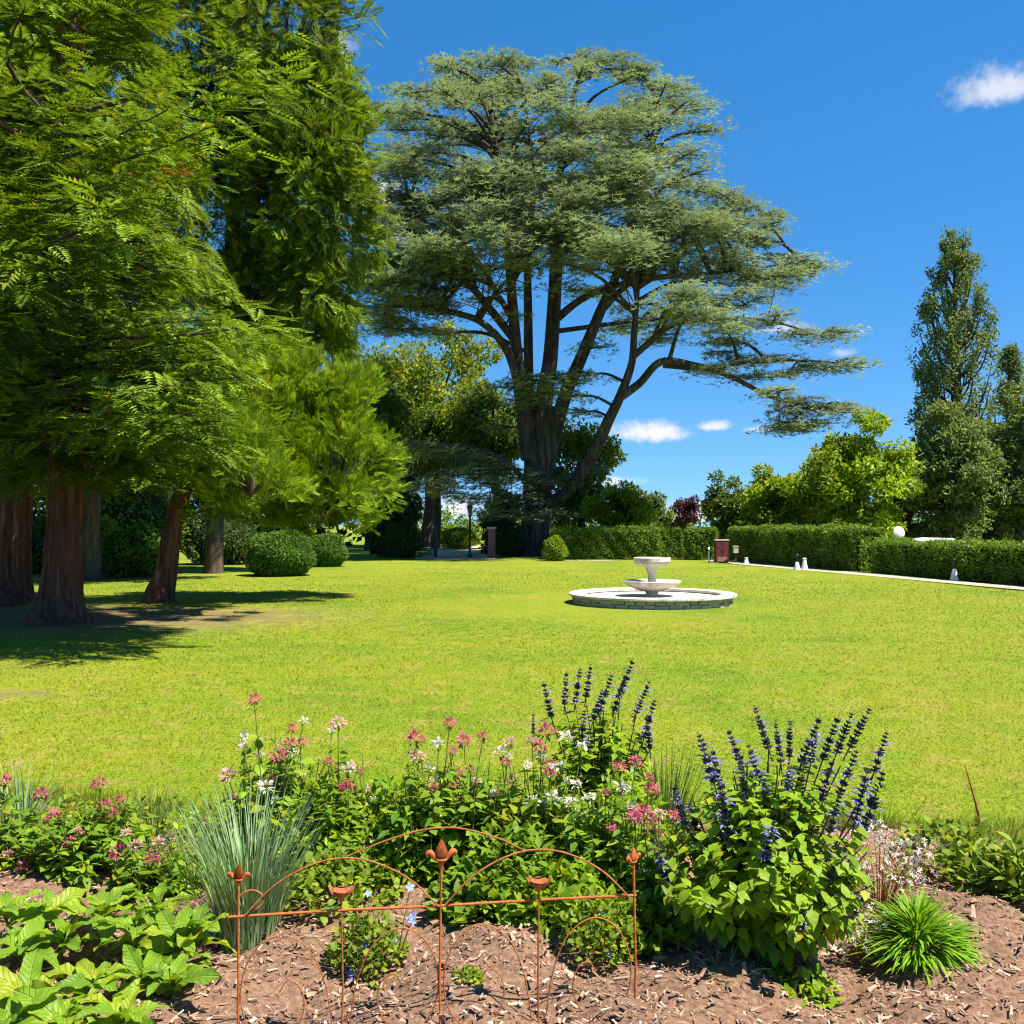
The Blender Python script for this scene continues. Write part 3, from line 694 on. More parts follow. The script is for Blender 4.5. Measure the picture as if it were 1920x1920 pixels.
bushy('leaning_conifer', 'leaning red barked conifer with bright green bushy crown over the lawn', b, t_pts, (.48, .32, .23, .19, .17, .14, .05),
      [(P(455, 800, 21.3), (1.65, 2.3, 1.9), 85, 62), (P(628, 868, 21.6), (1.15, 2.0, 1.6), 60, 62), (P(545, 745, 21.6), (1.0, 1.1, 1.25), 32, 60), (P(500, 900, 21.2), (1.5, 1.2, .95), 34, 55), (P(400, 860, 20.8), (.9, .9, 1.2), 24, 55), (P(425, 858, 18.6), (.9, 1.3, 1.0), 30, 50), (P(600, 955, 21.5), (1.25, 1.3, .55), 26, 45), (P(470, 885, 17.3), (.95, 1.3, .8), 30, 48), (P(640, 770, 22), (.95, 1.1, 1.0), 26, 50), (P(440, 945, 21.3), (1.1, 1.3, .5), 20, 45)], M['thuja'], .34)
# tall drooping conifer behind
b = G(400, 33); tp = [b - [0, 0, .3], b + [0, 0, .2], b + [.1, 0, 3], b + [.5, 0, 9], b + [.9, 0, 18], b + [1, 0, 27]]
bushy('drooping_conifer', 'tall feathery green conifer rising behind the leaning tree', b, tp, (.5, .32, .28, .26, .2, .03),
      [(P(x, y, 33 + dy), (rx, rx * .95, rz), n, 36) for x, y, dy, rx, rz, n in ((500, -170, 0, 3.0, 3.6, 34), (535, 70, 0, 2.7, 3.0, 58), (545, 245, 0, 2.8, 2.9, 58), (572, 400, -.5, 2.6, 2.6, 58), (520, 545, .5, 2.4, 2.1, 44), (370, 120, .5, 3.2, 4.2, 56), (345, 430, .5, 3.2, 3.6, 50), (610, 320, -1, 1.6, 2.2, 30), (440, 640, 1, 2.6, 1.6, 24), (590, 545, -.5, 1.7, 1.5, 30), (410, 290, 1.5, 3.0, 3.2, 44), (560, 625, 1, 2.0, 1.2, 22))],
      M['droop'], .66, bark='brownbark', seg=16, lift=-.15)
# darker companions further left fill the grove
b = G(170, 29); tp = [b - [0, 0, .3], b + [0, 0, .2], b + [0, 0, 4], b + [.2, 0, 12], b + [0, 0, 22]]
conifer('grove_conifer', 'dark conifer deep in the grove behind the red trunks', b, tp, (.45, .3, .27, .22, .03), (4.5, 22), lambda z, p: np.interp(z, [4, 9, 22], [4.4, 4.4, .8]), 120, M['droop'], 46, .85, .2, .4, .45, .6, proto=FR2, bark='brownbark', seg=14)
# ---- background broadleaf trees
def T(name, label, px, d, top, half, bottom, mat, **kw):
    """crown from its outline: centre px, top and bottom py, half width px"""
    b = G(px, d); s = d / FPX; zt = EYE - (top - HY) * s; zb = EYE - (bottom - HY) * s; rz = (zt - zb) / 2
    return broadleaf(name, label, b, zt, (zt + zb) / 2, (half * s, half * s * .9, rz), M[mat], **kw)


BG = 'trees beyond the garden'
T('flowering_tree', 'large green tree flecked with yellow blossom behind the cedar trunk', 800, 72, 625, 165, 925, 'yellowtree', nclump=110, nleaf=190, leaf=.36, trunk_r=.5, cr=.24, group=BG)
T('broadleaf_tree', 'dull green tree between the drooping conifer and the yellow blossom', 690, 64, 640, 85, 960, 'mid', nclump=70, nleaf=190, leaf=.3, cr=.3, group=BG)
T('willow_tree', 'soft olive green tree below the yellow blossom', 815, 68, 740, 75, 920, 'mid', nclump=55, nleaf=210, leaf=.32, cr=.3, proto=D_N, fall=.8, group=BG)
T('broadleaf_tree', 'mid green tree seen through the fork of the cedar', 1085, 62, 770, 70, 1000, 'mid', nclump=60, nleaf=190, leaf=.32, cr=.3, group=BG)
T('broadleaf_tree', 'mid green tree close behind the cedar stems on the gate side', 925, 66, 690, 62, 925, 'mid', nclump=60, nleaf=180, leaf=.32, cr=.3, group=BG)
T('broadleaf_tree', 'light green tree filling the gap next to the large lime tree', 1530, 62, 848, 62, 1040, 'lime', nclump=55, nleaf=170, leaf=.3, cr=.3, group=BG)
T('broadleaf_tree', 'green tree standing between the two poplars', 1845, 63, 770, 55, 1040, 'mid', nclump=60, nleaf=170, leaf=.3, cr=.3, group=BG)
T('broadleaf_tree', 'low bushy tree behind the gap in the hedges', 1410, 68, 885, 48, 1035, 'mid', nclump=45, nleaf=160, leaf=.3, cr=.3, group=BG)
T('yew_tree', 'near black yew mass beside the iron gate', 725, 51, 855, 60, 1050, 'dark', nclump=60, nleaf=200, leaf=.22, cr=.3, group=BG)
T('yew_tree', 'dark yew standing behind the cedar base', 945, 56, 900, 42, 1050, 'dark', nclump=40, nleaf=180, leaf=.22, cr=.32, group=BG)
T('broadleaf_tree', 'small bright tree seen through the open gate', 845, 86, 972, 26, 1040, 'lime', nclump=26, nleaf=130, leaf=.26, cr=.32, group=BG)
T('broadleaf_tree', 'lime green shrubby tree peeping over the sunlit hedge', 1160, 58, 905, 60, 1020, 'lime', nclump=45, nleaf=170, leaf=.26, cr=.3, group=BG)
T('broadleaf_tree', 'dull green tree next to the purple one over the hedge', 1215, 66, 915, 42, 1020, 'mid', nclump=40, nleaf=160, leaf=.28, cr=.3, group=BG)
T('purple_tree', 'small purple leaved tree showing above the hedge', 1283, 74, 930, 34, 1010, 'purple', nclump=26, nleaf=90, leaf=.24, cr=.3, group=BG)
T('broadleaf_tree', 'olive green tree right of the purple tree', 1365, 64, 893, 50, 1030, 'mid', nclump=50, nleaf=170, leaf=.28, cr=.3, group=BG)
T('broadleaf_tree', 'rounded light green tree below the cedar branch tip', 1455, 57, 868, 72, 1030, 'lime', nclump=60, nleaf=180, leaf=.28, cr=.28, group=BG)
T('broadleaf_tree', 'large sunlit lime green tree next to the poplar', 1615, 53, 780, 122, 1030, 'lime', nclump=100, nleaf=190, leaf=.3, trunk_r=.3, cr=.25, group=BG)
T('broadleaf_tree', 'deep green tree growing at the foot of the tall poplar', 1775, 58, 735, 88, 1030, 'poplar', nclump=100, nleaf=190, leaf=.3, trunk_r=.3, cr=.26, group=BG)
T('broadleaf_tree', 'dense green tree under the slender second poplar', 1905, 60, 740, 72, 1030, 'poplar', nclump=80, nleaf=190, leaf=.3, cr=.28, group=BG)
T('broadleaf_tree', 'dark low tree behind the white car', 1700, 62, 850, 60, 1040, 'dark', nclump=50, nleaf=170, leaf=.28, cr=.3, group=BG)
T('broadleaf_tree', 'olive tree at the far end of the low hedge', 2010, 48, 720, 85, 1030, 'mid', nclump=70, nleaf=170, leaf=.3, cr=.28, group=BG)


def poplar(label, px, d, top, bottom, prof, n):
    b = G(px, d); s = d / FPX; t = thing('poplar_tree', label, 'poplar', b, BG); zt = EYE - (top - HY) * s
    trunk_part('trunk', [b - [0, 0, .3], b + [0, 0, zt * .3], b + [.1, 0, zt * .6], b + [0, 0, zt * .97]], [.55, .42, .28, .04], M['brownbark'], t, b, 10, .06)
    mb = MB(); nb = MB()
    for _ in range(n):
        y = rng.uniform(top + 8, bottom); R_ = np.interp(y, prof[0], prof[1]) * s; ph = rng.uniform(0, 6.283); u = math.sqrt(rng.uniform(.15, 1))
        z = EYE - (y - HY) * s; c = np.array([b[0] + R_ * u * math.cos(ph), d + R_ * u * math.sin(ph), z])
        r = rng.uniform(.4, .75) * (.6 + .4 * R_ / 3)
        clump_leaves(mb, c, r, 70, D1, .25, flat=1.5, shell=.3, outw=.3, upw=.3)
        if rng.random() < .35:
            q = np.array([b[0], d, max(1, z - 2.2 * u - 1.5)]); nb.add(*tube(catmull([q, (q + c) / 2 + [(c[0] - q[0]) * .2, (c[1] - q[1]) * .2, -.3], c + [0, 0, .4]], 4), [.10, .06, .015], 5))
    tag(obj('branchwork', nb.mesh('branchwork', M['brownbark'], True, b), t), kind='stuff')
    obj('crown', mb.mesh('crown', M['poplar'], False, b), t)


poplar('tall slender poplar towering over the sunlit lime tree', 1792, 66, 432, 900, ([430, 480, 540, 600, 690, 780, 900], [14, 38, 52, 68, 74, 76, 60]), 260)
poplar('slender pointed second poplar next to the towering one', 1893, 70, 645, 900, ([640, 700, 760, 900], [8, 20, 28, 36]), 80)


def wood(name, label, x0, x1, d, h, mat, n, leaf=.35):
    mb = MB()
    for _ in range(n):
        x = rng.uniform(x0, x1); hh = h * (.75 + .25 * math.sin(x * .35) * math.sin(x * .13 + 2)) * rng.uniform(.8, 1.1); z = rng.uniform(.2, hh); c = np.array([x, d + rng.uniform(-3, 3), z])
        clump_leaves(mb, c, rng.uniform(1.1, 2.0), 52, D1, leaf * 1.25, flat=.8)
    tag(obj(name, mb.mesh(name, mat), None), label, 'woodland', kind='stuff')


wood('far_wood', 'dark belt of woodland far behind the conifer grove', -66, -9, 78, 13, M['dark'], 560, .6)
wood('far_wood', 'low belt of trees far beyond the hedges', -12, 60, 105, 4.6, M['mid'], 260, .4)


# ------------------------------------------------------------------ shrubs and hedges
def ball(name, label, base, rx, rz, mat, leaf, n, cat='shrub', lump=.06, group=None, zc=None):
    base = np.asarray(base, float); t = thing(name, label, cat, base, group); zc = rz * .82 if zc is None else zc
    f = lambda d: 1 + lump * (np.sin(d[:, 0] * 5 + base[0]) * np.sin(d[:, 1] * 4 + 1) + np.sin(d[:, 2] * 6 + d[:, 0] * 3))
    d = rdir(n); d[:, 2] = np.where(d[:, 2] < -.8, -d[:, 2], d[:, 2]); k = (f(d) * rng.uniform(.86, 1.02, n))[:, None]
    pos = d * np.array([rx, rx, rz]) * k + [0, 0, zc]; ok = pos[:, 2] > .03; pos, d = pos[ok], d[ok]; m = len(pos); mb = MB()
    scatter(mb, D1, pos, d * .7 + rdir(m) * .8 + [0, 0, .2], d + rdir(m) * .6 + [0, 0, .3], leaf * rng.uniform(.6, 1.4, m))
    obj('foliage', mb.mesh('foliage', mat), t)
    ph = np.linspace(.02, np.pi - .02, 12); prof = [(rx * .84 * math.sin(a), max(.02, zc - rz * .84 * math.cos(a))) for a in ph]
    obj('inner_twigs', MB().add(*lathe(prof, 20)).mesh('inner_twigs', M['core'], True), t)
    return t


ball('box_ball', 'large clipped round box bush half in shade of the grove', G(527, 31.5), 1.08, .80, M['box'], .085, 16000, 'topiary')
ball('box_ball', 'smaller clipped round bush beside the large box ball', G(612, 38.5), .82, .72, M['box'], .085, 9000, 'topiary')
ball('shrub', 'loose rounded green shrub between the red trunks', G(250, 31), 1.15, .85, M['box'], .13, 6500, lump=.12)
ball('shrub', 'bright leafy shrub behind the flared trunk', G(178, 33), .9, 1.0, M['lime'], .14, 4200, lump=.14)
ball('shrub', 'dark low shrub at the shadowy end of the grove', G(60, 34), 1.6, 1.0, M['dark'], .14, 5200, lump=.12)
ball('shrub', 'tall pale green shrub deep behind the red trunks', G(235, 40), 2.4, 2.3, M['mid'], .2, 6500, lump=.15)
ball('shrub', 'rounded dark shrub behind the leaning trunk', G(420, 41), 1.5, 1.3, M['dark'], .16, 5200, lump=.12)
ball('russet_shrub', 'small russet red shrub glowing behind the leaning trunk', G(397, 38), .30, .45, M['rustleaf'], .12, 900, lump=.15)
ball('shrub', 'yellowish bush at the corner of the sunlit hedge', G(1040, 44.5), .55, .62, M['lime'], .08, 3600, lump=.1)
ball('shrub', 'green bush right behind the gate opening', G(860, 66), 1.2, .8, M['lime'], .15, 3000, lump=.12)
ball('shrub', 'dark evergreen bush left of the iron gate', G(757, 49.5), .95, 1.05, M['dark'], .12, 5200, lump=.12)
ball('shrub', 'dark evergreen bush tucked against the cedar trunk', G(955, 51), .6, .75, M['dark'], .1, 3600, lump=.12)


def hedge(label, pa, pb, h, th, mat, n, leaf=.095):
    a = np.array([*pa, 0.0]); b_ = np.array([*pb, 0.0]); L = np.linalg.norm(b_ - a); u = (b_ - a) / L; w = np.array([-u[1], u[0], 0]); t = thing('clipped_hedge', label, 'hedge', a, 'clipped hedges')
    areas = np.array([L * h, L * h, L * th, th * h, th * h]); side = rng.choice(5, n, p=areas / areas.sum()); r1, r2 = rng.random(n), rng.random(n)
    sx = np.select([side == 0, side == 1, side == 2, side == 3, side == 4], [r1 * L, r1 * L, r1 * L, 0 * r1, 0 * r1 + L]); sw = np.select([side == 0, side == 1, side == 2], [0 * r1, 0 * r1 + th, r2 * th], r1 * th); sz = np.where(side == 2, h, r2 * h)
    nn = np.where((side == 0)[:, None], -w, np.where((side == 1)[:, None], w, np.where((side == 2)[:, None], [0, 0, 1.0], np.where((side == 3)[:, None], -u, u))))
    bump = .05 * np.sin(sx * 1.3 + sz * 2) + .035 * np.sin(sx * 3.7 + sw * 5 + 1) + .03 * np.sin(sx * 9.1 + sz * 7)
    pos = u * sx[:, None] + w * sw[:, None] + np.array([0, 0, 1]) * sz[:, None] + nn * (bump + rng.uniform(-.07, .05, n) + .16 * (rng.random(n) < .03) * rng.random(n))[:, None]
    pos[:, 2] = np.maximum(pos[:, 2], .04)
    mb = MB(); scatter(mb, D1, pos, nn * .5 + rdir(n) * .9 + [0, 0, .25], nn + rdir(n) * .7 + [0, 0, .25], leaf * rng.uniform(.6, 1.4, n))
    obj('foliage', mb.mesh('foliage', mat), t)
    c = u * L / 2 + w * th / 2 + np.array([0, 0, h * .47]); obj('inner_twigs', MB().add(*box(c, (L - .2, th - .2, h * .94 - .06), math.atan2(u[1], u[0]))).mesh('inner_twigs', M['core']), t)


hedge('sunlit clipped hedge running out from the cedar trunk', (2.0, 46.2), (7.05, 46.2), 1.46, 1.1, M['hedge'], 22000)
hedge('set back shaded hedge between two sunlit hedge ends', (7.15, 48.6), (8.6, 48.6), 1.5, 1.0, M['hedge'], 7000)
hedge('short hedge end beside the dark red locker', (8.45, 46.4), (9.75, 46.0), 1.48, 1.1, M['hedge'], 7000)
hedge('long tall clipped hedge with shaded face along the gravel path', (10.05, 44.4), (12.3, 34.1), 1.52, 1.05, M['hedge'], 34000)
hedge('lower clipped hedge in front of the white car', (12.55, 33.4), (15.1, 20.0), 1.07, 1.2, M['hedge'], 36000, .085)


# ------------------------------------------------------------------ fountain
def fountain():
    c = np.array([2.97, 20.4, 0]); t = thing('stone_fountain', 'pale stone fountain with two fluted bowls in a round stone basin', 'fountain', c)
    Ro = 1.76
    # dry stone ring: two courses of uneven stones
    protos = []
    for i in range(5):
        v, f = box((0, 0, 0), (1, 1, 1), 0, .07); protos.append(MB().add(v, f).mesh('stone', M['rough_stone']))
    for k, (z, hh) in enumerate(((.04, .078), (.122, .074))):
        wd_ = rng.uniform(.6, 1.9, 46); wd_ = wd_ / wd_.sum(); ed = np.cumsum(wd_) - wd_ / 2; n = 46
        for i in range(n):
            a = ed[i] * 2 * math.pi; o = obj('stone', protos[(i * 3 + k) % 5], t); zj = .010 * math.sin(i * 2.7 + k)
            r = Ro - .17 + rng.uniform(-.018, .012); o.location = (r * math.cos(a), r * math.sin(a), z + zj); o.rotation_euler = (0, 0, a)
            o.scale = (.17, 2 * math.pi * r * wd_[i] * rng.uniform(.90, 1.0), hh * rng.uniform(.82, 1.05))
    ins = Ro - .26
    obj('backing', MB().add(*lathe([(Ro - .13, 0), (Ro - .13, .168), (ins, .168), (ins, .02)], 64)).mesh('backing', M['rough_stone']), t)
    cop = [(ins - .06, .165), (ins - .06, .213), (ins - .03, .222), (Ro - .02, .222), (Ro + .005, .212), (Ro + .005, .176), (Ro - .02, .166), (ins - .06, .165)]
    obj('coping', MB().add(*lathe(cop, 96)).mesh('coping', M['stone']), t)
    obj('basin_floor', MB().add(*lathe([(.001, .15), (ins + .02, .145)], 48)).mesh('basin_floor', M['stone']), t)
    ped = [(.20, .10), (.20, .13), (.16, .145), (.13, .165), (.13, .21), (.15, .245), (.17, .26)]
    obj('pedestal', MB().add(*lathe(ped, 32)).mesh('pedestal', M['stone'], True), t)
    gad = lambda i, ph: 1 + (.035 * np.abs(np.sin(ph * 14)) if 1 <= i <= 4 else 0 * ph)
    low = [(.15, .246), (.22, .262), (.36, .31), (.49, .365), (.555, .41), (.575, .425), (.605, .44), (.612, .468), (.60, .482), (.565, .482), (.52, .45), (.30, .37), (.05, .345)]
    obj('lower_bowl', MB().add(*lathe(low, 112, flute=gad)).mesh('lower_bowl', M['stone']), t)
    stem = [(.17, .34), (.17, .40), (.12, .43), (.085, .48), (.08, .56), (.095, .66), (.12, .72), (.16, .765)]
    obj('stem', MB().add(*lathe(stem, 28)).mesh('stem', M['stone'], True), t)
    gad2 = lambda i, ph: 1 + (.03 * np.abs(np.sin(ph * 12)) if 1 <= i <= 3 else 0 * ph)
    upb = [(.12, .755), (.20, .768), (.31, .80), (.365, .845), (.372, .875), (.392, .885), (.395, .955), (.385, .968), (.355, .968), (.335, .93), (.2, .87), (.03, .855)]
    obj('upper_bowl', MB().add(*lathe(upb, 96, flute=gad2)).mesh('upper_bowl', M['stone']), t)


fountain()


# ------------------------------------------------------------------ gate, lamp, small things by the hedges
def gate():
    d = 49.5; a = G(787, d); t = thing('iron_gate', 'open black wrought iron gate leaf beside the dark yew', 'gate', a); w = G(817, d)[0] - a[0]
    obj('post', MB().add(*box((w, 0, .82), (.15, .15, 1.65))).mesh('post', M['black']), t); obj('post', MB().add(*box((0, 0, .7), (.07, .07, 1.4))).mesh('post', M['black']), t)
    for z in (.15, .75, 1.3):
        obj('rail', MB().add(*box((w / 2, 0, z), (w - .09, .04, .05))).mesh('rail', M['black']), t)
    for i in range(6):
        x = w * (i + .8) / 6.7; mb = MB().add(*tube([(x, 0, .1), (x, 0, 1.45)], [.014, .014], 6)).add(*lathe([(.001, 1.44), (.03, 1.46), (.001, 1.56)], 6, (x, 0, 0))); obj('bar', mb.mesh('bar', M['black']), t)
    obj('cap', MB().add(*lathe([(.12, 1.645), (.12, 1.69), (.06, 1.72), (.07, 1.78), (.001, 1.85)], 12, (w, 0, 0))).mesh('cap', M['black'], True), t)
    # lamp post
    b = G(881, 48.5); t = thing('lamp_post', 'slim black lamp post with lantern by the tan drive', 'lamp post', b)
    obj('post', MB().add(*lathe([(.13, 0), (.13, .12), (.08, .2), (.06, .5), (.05, 2.1), (.07, 2.15), (.03, 2.22)], 12)).mesh('post', M['black'], True), t)
    obj('lantern', MB().add(*lathe([(.07, 2.2), (.14, 2.55)], 6)).mesh('lantern', M['glass']), t)
    obj('roof', MB().add(*lathe([(.18, 2.54), (.17, 2.58), (.05, 2.70), (.02, 2.74), (.03, 2.80), (.001, 2.86)], 6)).mesh('roof', M['black']), t)
    # stone pillar
    b = G(922, 49.5); t = thing('gate_pillar', 'pinkish stone gate pillar beside the lamp post', 'pillar', b)
    obj('shaft', MB().add(*box((0, 0, .72), (.38, .38, 1.5))).mesh('shaft', M['pink']), t); obj('capstone', MB().add(*box((0, 0, 1.52), (.48, .48, .1))).mesh('capstone', M['stone']), t)
    # red locker, pole and box
    b = G(1352, 42.5); t = thing('garden_locker', 'narrow dark red wooden locker between the hedges', 'locker', b)
    obj('cabinet', MB().add(*box((0, 0, .5), (.56, .4, .96))).mesh('cabinet', M['redwood']), t); obj('top', MB().add(*box((0, 0, 1.0), (.62, .46, .05))).mesh('top', M['stone']), t)
    for x in (-.135, .135):
        dr = obj('door', MB().add(*box((x, -.207, .5), (.25, .02, .86))).mesh('door', M['redwood']), t); obj('handle', MB().add(*box((x - math.copysign(.08, x), -.225, .52), (.02, .02, .1))).mesh('handle', M['black']), dr)
    obj('foot_panel', MB().add(*box((.0, -.222, .16), (.42, .01, .22))).mesh('foot_panel', M['pink']), t)
    b = G(1329, 42.5); t = thing('marker_pole', 'thin white marker pole beside the red locker', 'pole', b)
    obj('shaft', MB().add(*lathe([(.035, 0), (.03, .68), (.001, .70)], 10)).mesh('shaft', M['white'], True), t); obj('collar', MB().add(*lathe([(.031, .5), (.042, .51), (.042, .55), (.031, .56)], 10)).mesh('collar', M['black']), t)
    b = G(1379, 42); t = thing('letter_box', 'small cream box on a post right of the red locker', 'box', b)
    obj('post', MB().add(*box((0, 0, .22), (.06, .06, .46))).mesh('post', M['brownbark']), t); obj('case', MB().add(*box((0, 0, .58), (.2, .2, .28))).mesh('case', M['stone']), t)
    obj('lid', MB().add(*box((0, 0, .735), (.24, .24, .03))).mesh('lid', M['stone']), t)


gate()


def bollard(label, px, d, h, top):
    b = G(px, d); t = thing('garden_light', label, 'garden light', b, 'white garden lights on the gravel path')
    obj('base', MB().add(*lathe([(.14, 0), (.13, h * .1), (.085, h * .55), (.06, h * .95), (.001, h)], 16)).mesh('base', M['white'], True), t)
    if top:
        obj('rod', MB().add(*lathe([(.018, h * .95), (.018, h + .16)], 8)).mesh('rod', M['black']), t)
        obj('lamp_head', MB().add(*lathe([(.03, h + .14), (.065, h + .2), (.065, h + .27), (.001, h + .32)], 12)).mesh('lamp_head', M['black'], True), t)
    else:
        obj('lamp_head', MB().add(*lathe([(.062, h * .9), (.08, h * .96), (.07, h * 1.05), (.001, h * 1.1)], 12)).mesh('lamp_head', M['white'], True), t)


bollard('white cone garden light with black head next to an all white one', 1494, 35.5, .30, True)
bollard('all white cone garden light without a black head on the path', 1508, 36, .40, False)
bollard('lone white cone garden light with black head by the low hedge', 1789, 28.6, .36, True)
bollard('small white garden light near the red locker', 1399, 41, .26, False)


def car():
    b = G(1735, 37.5); b[2] = 0; t = thing('parked_car', 'white low car whose roof shows over the low hedge', 'car', b)
    prof = [(-1.75, .35), (-1.78, .62), (-1.2, .74), (-.75, .78), (-.25, 1.09), (.15, 1.13), (.85, 1.11), (1.45, .82), (1.75, .76), (1.78, .4)]
    V = []; n = len(prof)
    for y, k in ((-.76, .0), (-.70, .04), (.70, .04), (.76, .0)):
        V += [(x * (1 if z < .8 else .97), y * (1 if z < .8 else .84), z + (k if z > .8 else 0)) for x, z in prof]
    F = [[i * n + j, i * n + j + 1, (i + 1) * n + j + 1, (i + 1) * n + j] for i in range(3) for j in range(n - 1)] + [[i * n, (i + 1) * n, (i + 1) * n + n - 1, i * n + n - 1] for i in range(3)]
    mb = MB().add(V, F); me = mb.mesh('body', M['white']); body = obj('body', me, t)
    side = bpy.data.meshes.new('side_panel'); side.from_pydata([V[j] for j in range(n)] + [V[3 * n + j] for j in range(n)], [], [list(range(n)), list(range(2 * n - 1, n - 1, -1))]); side.materials.append(M['white']); obj('side_panel', side, t)
    for sy in (-1, 1):
        obj('side_window', MB().add([(-.62, sy * .70, .82), (1.15, sy * .70, .86), (.8, sy * .668, 1.06), (-.2, sy * .668, 1.05)], [[0, 1, 2, 3]]).mesh('side_window', M['glass']), t)
        for x in (-1.15, 1.2):
            w = obj('wheel', MB().add(*lathe([(.16, -.09), (.29, -.09), (.31, -.05), (.31, .05), (.29, .09), (.16, .09)], 24)).mesh('wheel', M['rubber']), t, (x, sy * .72, .31)); w.rotation_euler = (R(90), 0, 0)
            obj('rim', MB().add(*lathe([(.001, .0), (.17, .0), (.17, .07)], 16)).mesh('rim', M['white']), w)
    # round white disc on a post
    b = G(1685, 35.5); t = thing('round_sign', 'round white disc sign on a post behind the hedge', 'sign', b)
    obj('post', MB().add(*lathe([(.03, 0), (.03, 1.2)], 10)).mesh('post', M['white']), t)
    dk = obj('disc', MB().add(*lathe([(.001, -.03), (.22, -.02), (.235, 0), (.22, .02), (.001, .03)], 36)).mesh('disc', M['white'], True), t, (0, -.02, 1.38)); dk.rotation_euler = (R(82), 0, R(8))


car()


# ------------------------------------------------------------------ rusty edging fence
def fence():
    A = np.array([-.847, 2.99, 0]); B = np.array([.397, 3.15, 0]); W = np.linalg.norm(B - A); ux = (B - A) / W
    t = thing('garden_fence', 'rusty wrought iron edging fence with arches, scrolls and lily finials', 'fence', A); t.rotation_euler = (0, 0, math.atan2(ux[1], ux[0]))
    wire = lambda name, pts, r=.0028, n=8, mat='rustdark': obj(name, MB().add(*tube(catmull(pts, n), [r, r], 7)).mesh(name, M[mat], True), t)
    hb = .4425; q = W / 4
    def pt(u, z, y=0.0):
        return (u * q, y, z)
    obj('rail', MB().add(*tube([pt(-.1, hb - .004), pt(1, hb), pt(2, hb - .002), pt(3, hb + .001), pt(4.03, hb)], [.0044, .0044], 7)).mesh('rail', M['rust'], True), t)
    def fleur(s):
        mb = MB()
        # centre petal, two side petals, collar: solid shapes
        for sg in (-1, 1):
            mb.add(*lathe([(.001, .07), (.20, .22), (.27, .42), (.20, .68), (.09, .90), (.001, 1.02)], 10))
            pts = catmull([(sg * .04, 0, .12), (sg * .24, 0, .26), (sg * .44, 0, .50), (sg * .56, 0, .44), (sg * .52, 0, .30)], 4); mb.add(*tube(pts, [.06, .10, .12, .09, .03], 7))
        mb.add(*lathe([(.001, .13), (.24, .14), (.26, .19), (.24, .24), (.001, .25)], 12)); mb.add(*lathe([(.09, -.15), (.11, .0), (.16, .08), (.05, .14)], 10))
        for v in mb.V:
            v[:, 1] *= .6; v *= s
        return mb.mesh('finial', M['rust'], True)
    cup = MB().add(*lathe([(.0, -.02), (.010, 0), (.022, .018), (.030, .028), (.024, .026), (.004, .01)], 12))
    for sg in (-1, 1):
        for sy in (-.5, .5):
            cup.add(*tube(catmull([(sg * .012, sy * .01, .01), (sg * .030, sy * .02, .022), (sg * .040, sy * .03, .040)], 4), [.006, .006, .002], 5))
    cupm = cup.mesh('finial', M['rustdark'], True)
    f1, f2 = fleur(.058), fleur(.08)
    for i, (top, me, sz) in enumerate(((.535, f1, 0), (.475, cupm, 0), (.565, f2, 0), (.475, cupm, 0), (.535, f1, 0))):
        p = obj('post', MB().add(*tube([pt(i, -.12, .0), pt(i + .02 * math.sin(i * 2), .2), pt(i, top)], [0.004 if i % 2 == 0 else .0032] * 2, 8)).mesh('post', M['rust' if i % 2 == 0 else 'rustdark'], True), t)
        fo = obj('finial', me, p, pt(i, top + (.005 if me is cupm else .006))); fo.rotation_euler = (0, 0, R((-8, 10, 4, -14, 35)[i]))
    # arches above the rail
    arc = lambda u0, u1, z0, hgt, n=9, y=-.008: [pt(u0 + (u1 - u0) * k / (n - 1), z0 + hgt * math.sin(math.pi * k / (n - 1)) ** .8, y) for k in range(n)]
    wire('arch', arc(.06, 1.97, hb, .165)); wire('arch', arc(2.03, 3.94, hb, .165), .0031)
    wire('arch', [pt(1.05, hb + .165, .004), pt(1.4, hb + .205, .006), pt(1.75, hb + .235, .006), pt(2.0, hb + .243, .006), pt(2.25, hb + .235, .006), pt(2.6, hb + .2, .006), pt(2.85, hb + .16, .004)])
    ring = [pt(.12 + .12 * math.cos(a), hb + .045 + .03 * math.sin(a)) for a in np.linspace(-1.6, 3.6, 9)]; wire('curl', ring, .0028)
    # scrolls below the rail, mirrored about the two low posts
    sc = [(.06, .02), (.10, .12), (.16, .22), (.28, .31), (.44, .36), (.62, .375), (.80, .345), (.93, .28), (.975, .20), (.93, .12), (.80, .065), (.62, .05), (.44, .085), (.36, .15), (.40, .21), (.52, .235), (.6, .2)]
    for cpost, sg in ((1, -1), (1, 1), (3, -1), (3, 1)):
        wire('scroll', [pt(cpost + sg * u, z, sg * .004) for u, z in sc], 0.0022 if sg < 0 else .0024, 5)


fence()


# ------------------------------------------------------------------ flower bed plants
LF_S = blade(.62, 3, .18, .25, .06, 1.1, .36, .12); LF_L = blade(.40, 3, .15, .3, .05, 1.2, .4, .08); LF_O = blade(.7, 3, .12, .12, 0, .9, .45, .05)
STRIP = lambda n=4, dr=.6: (np.concatenate([[[-.5 * (1 - (i / n) ** 2 * .97), i / n, -dr * (i / n) ** 2.2], [.5 * (1 - (i / n) ** 2 * .97), i / n, -dr * (i / n) ** 2.2]] for i in range(n + 1)]), np.array([[2 * i, 2 * i + 1, 2 * i + 3, 2 * i + 2] for i in range(n)]))
leaf_mesh = MB().add(*LF_S).mesh('leaf', M['salvia'], True)


def bz(x, y):
    return float(bed_z(np.array(x), np.array(y)))


def base_at(px, d):
    b = G(px, d); b[2] = bz(b[0], b[1]) - .01 if b[1] < bed_edge(b[0]) else -.01
    return b


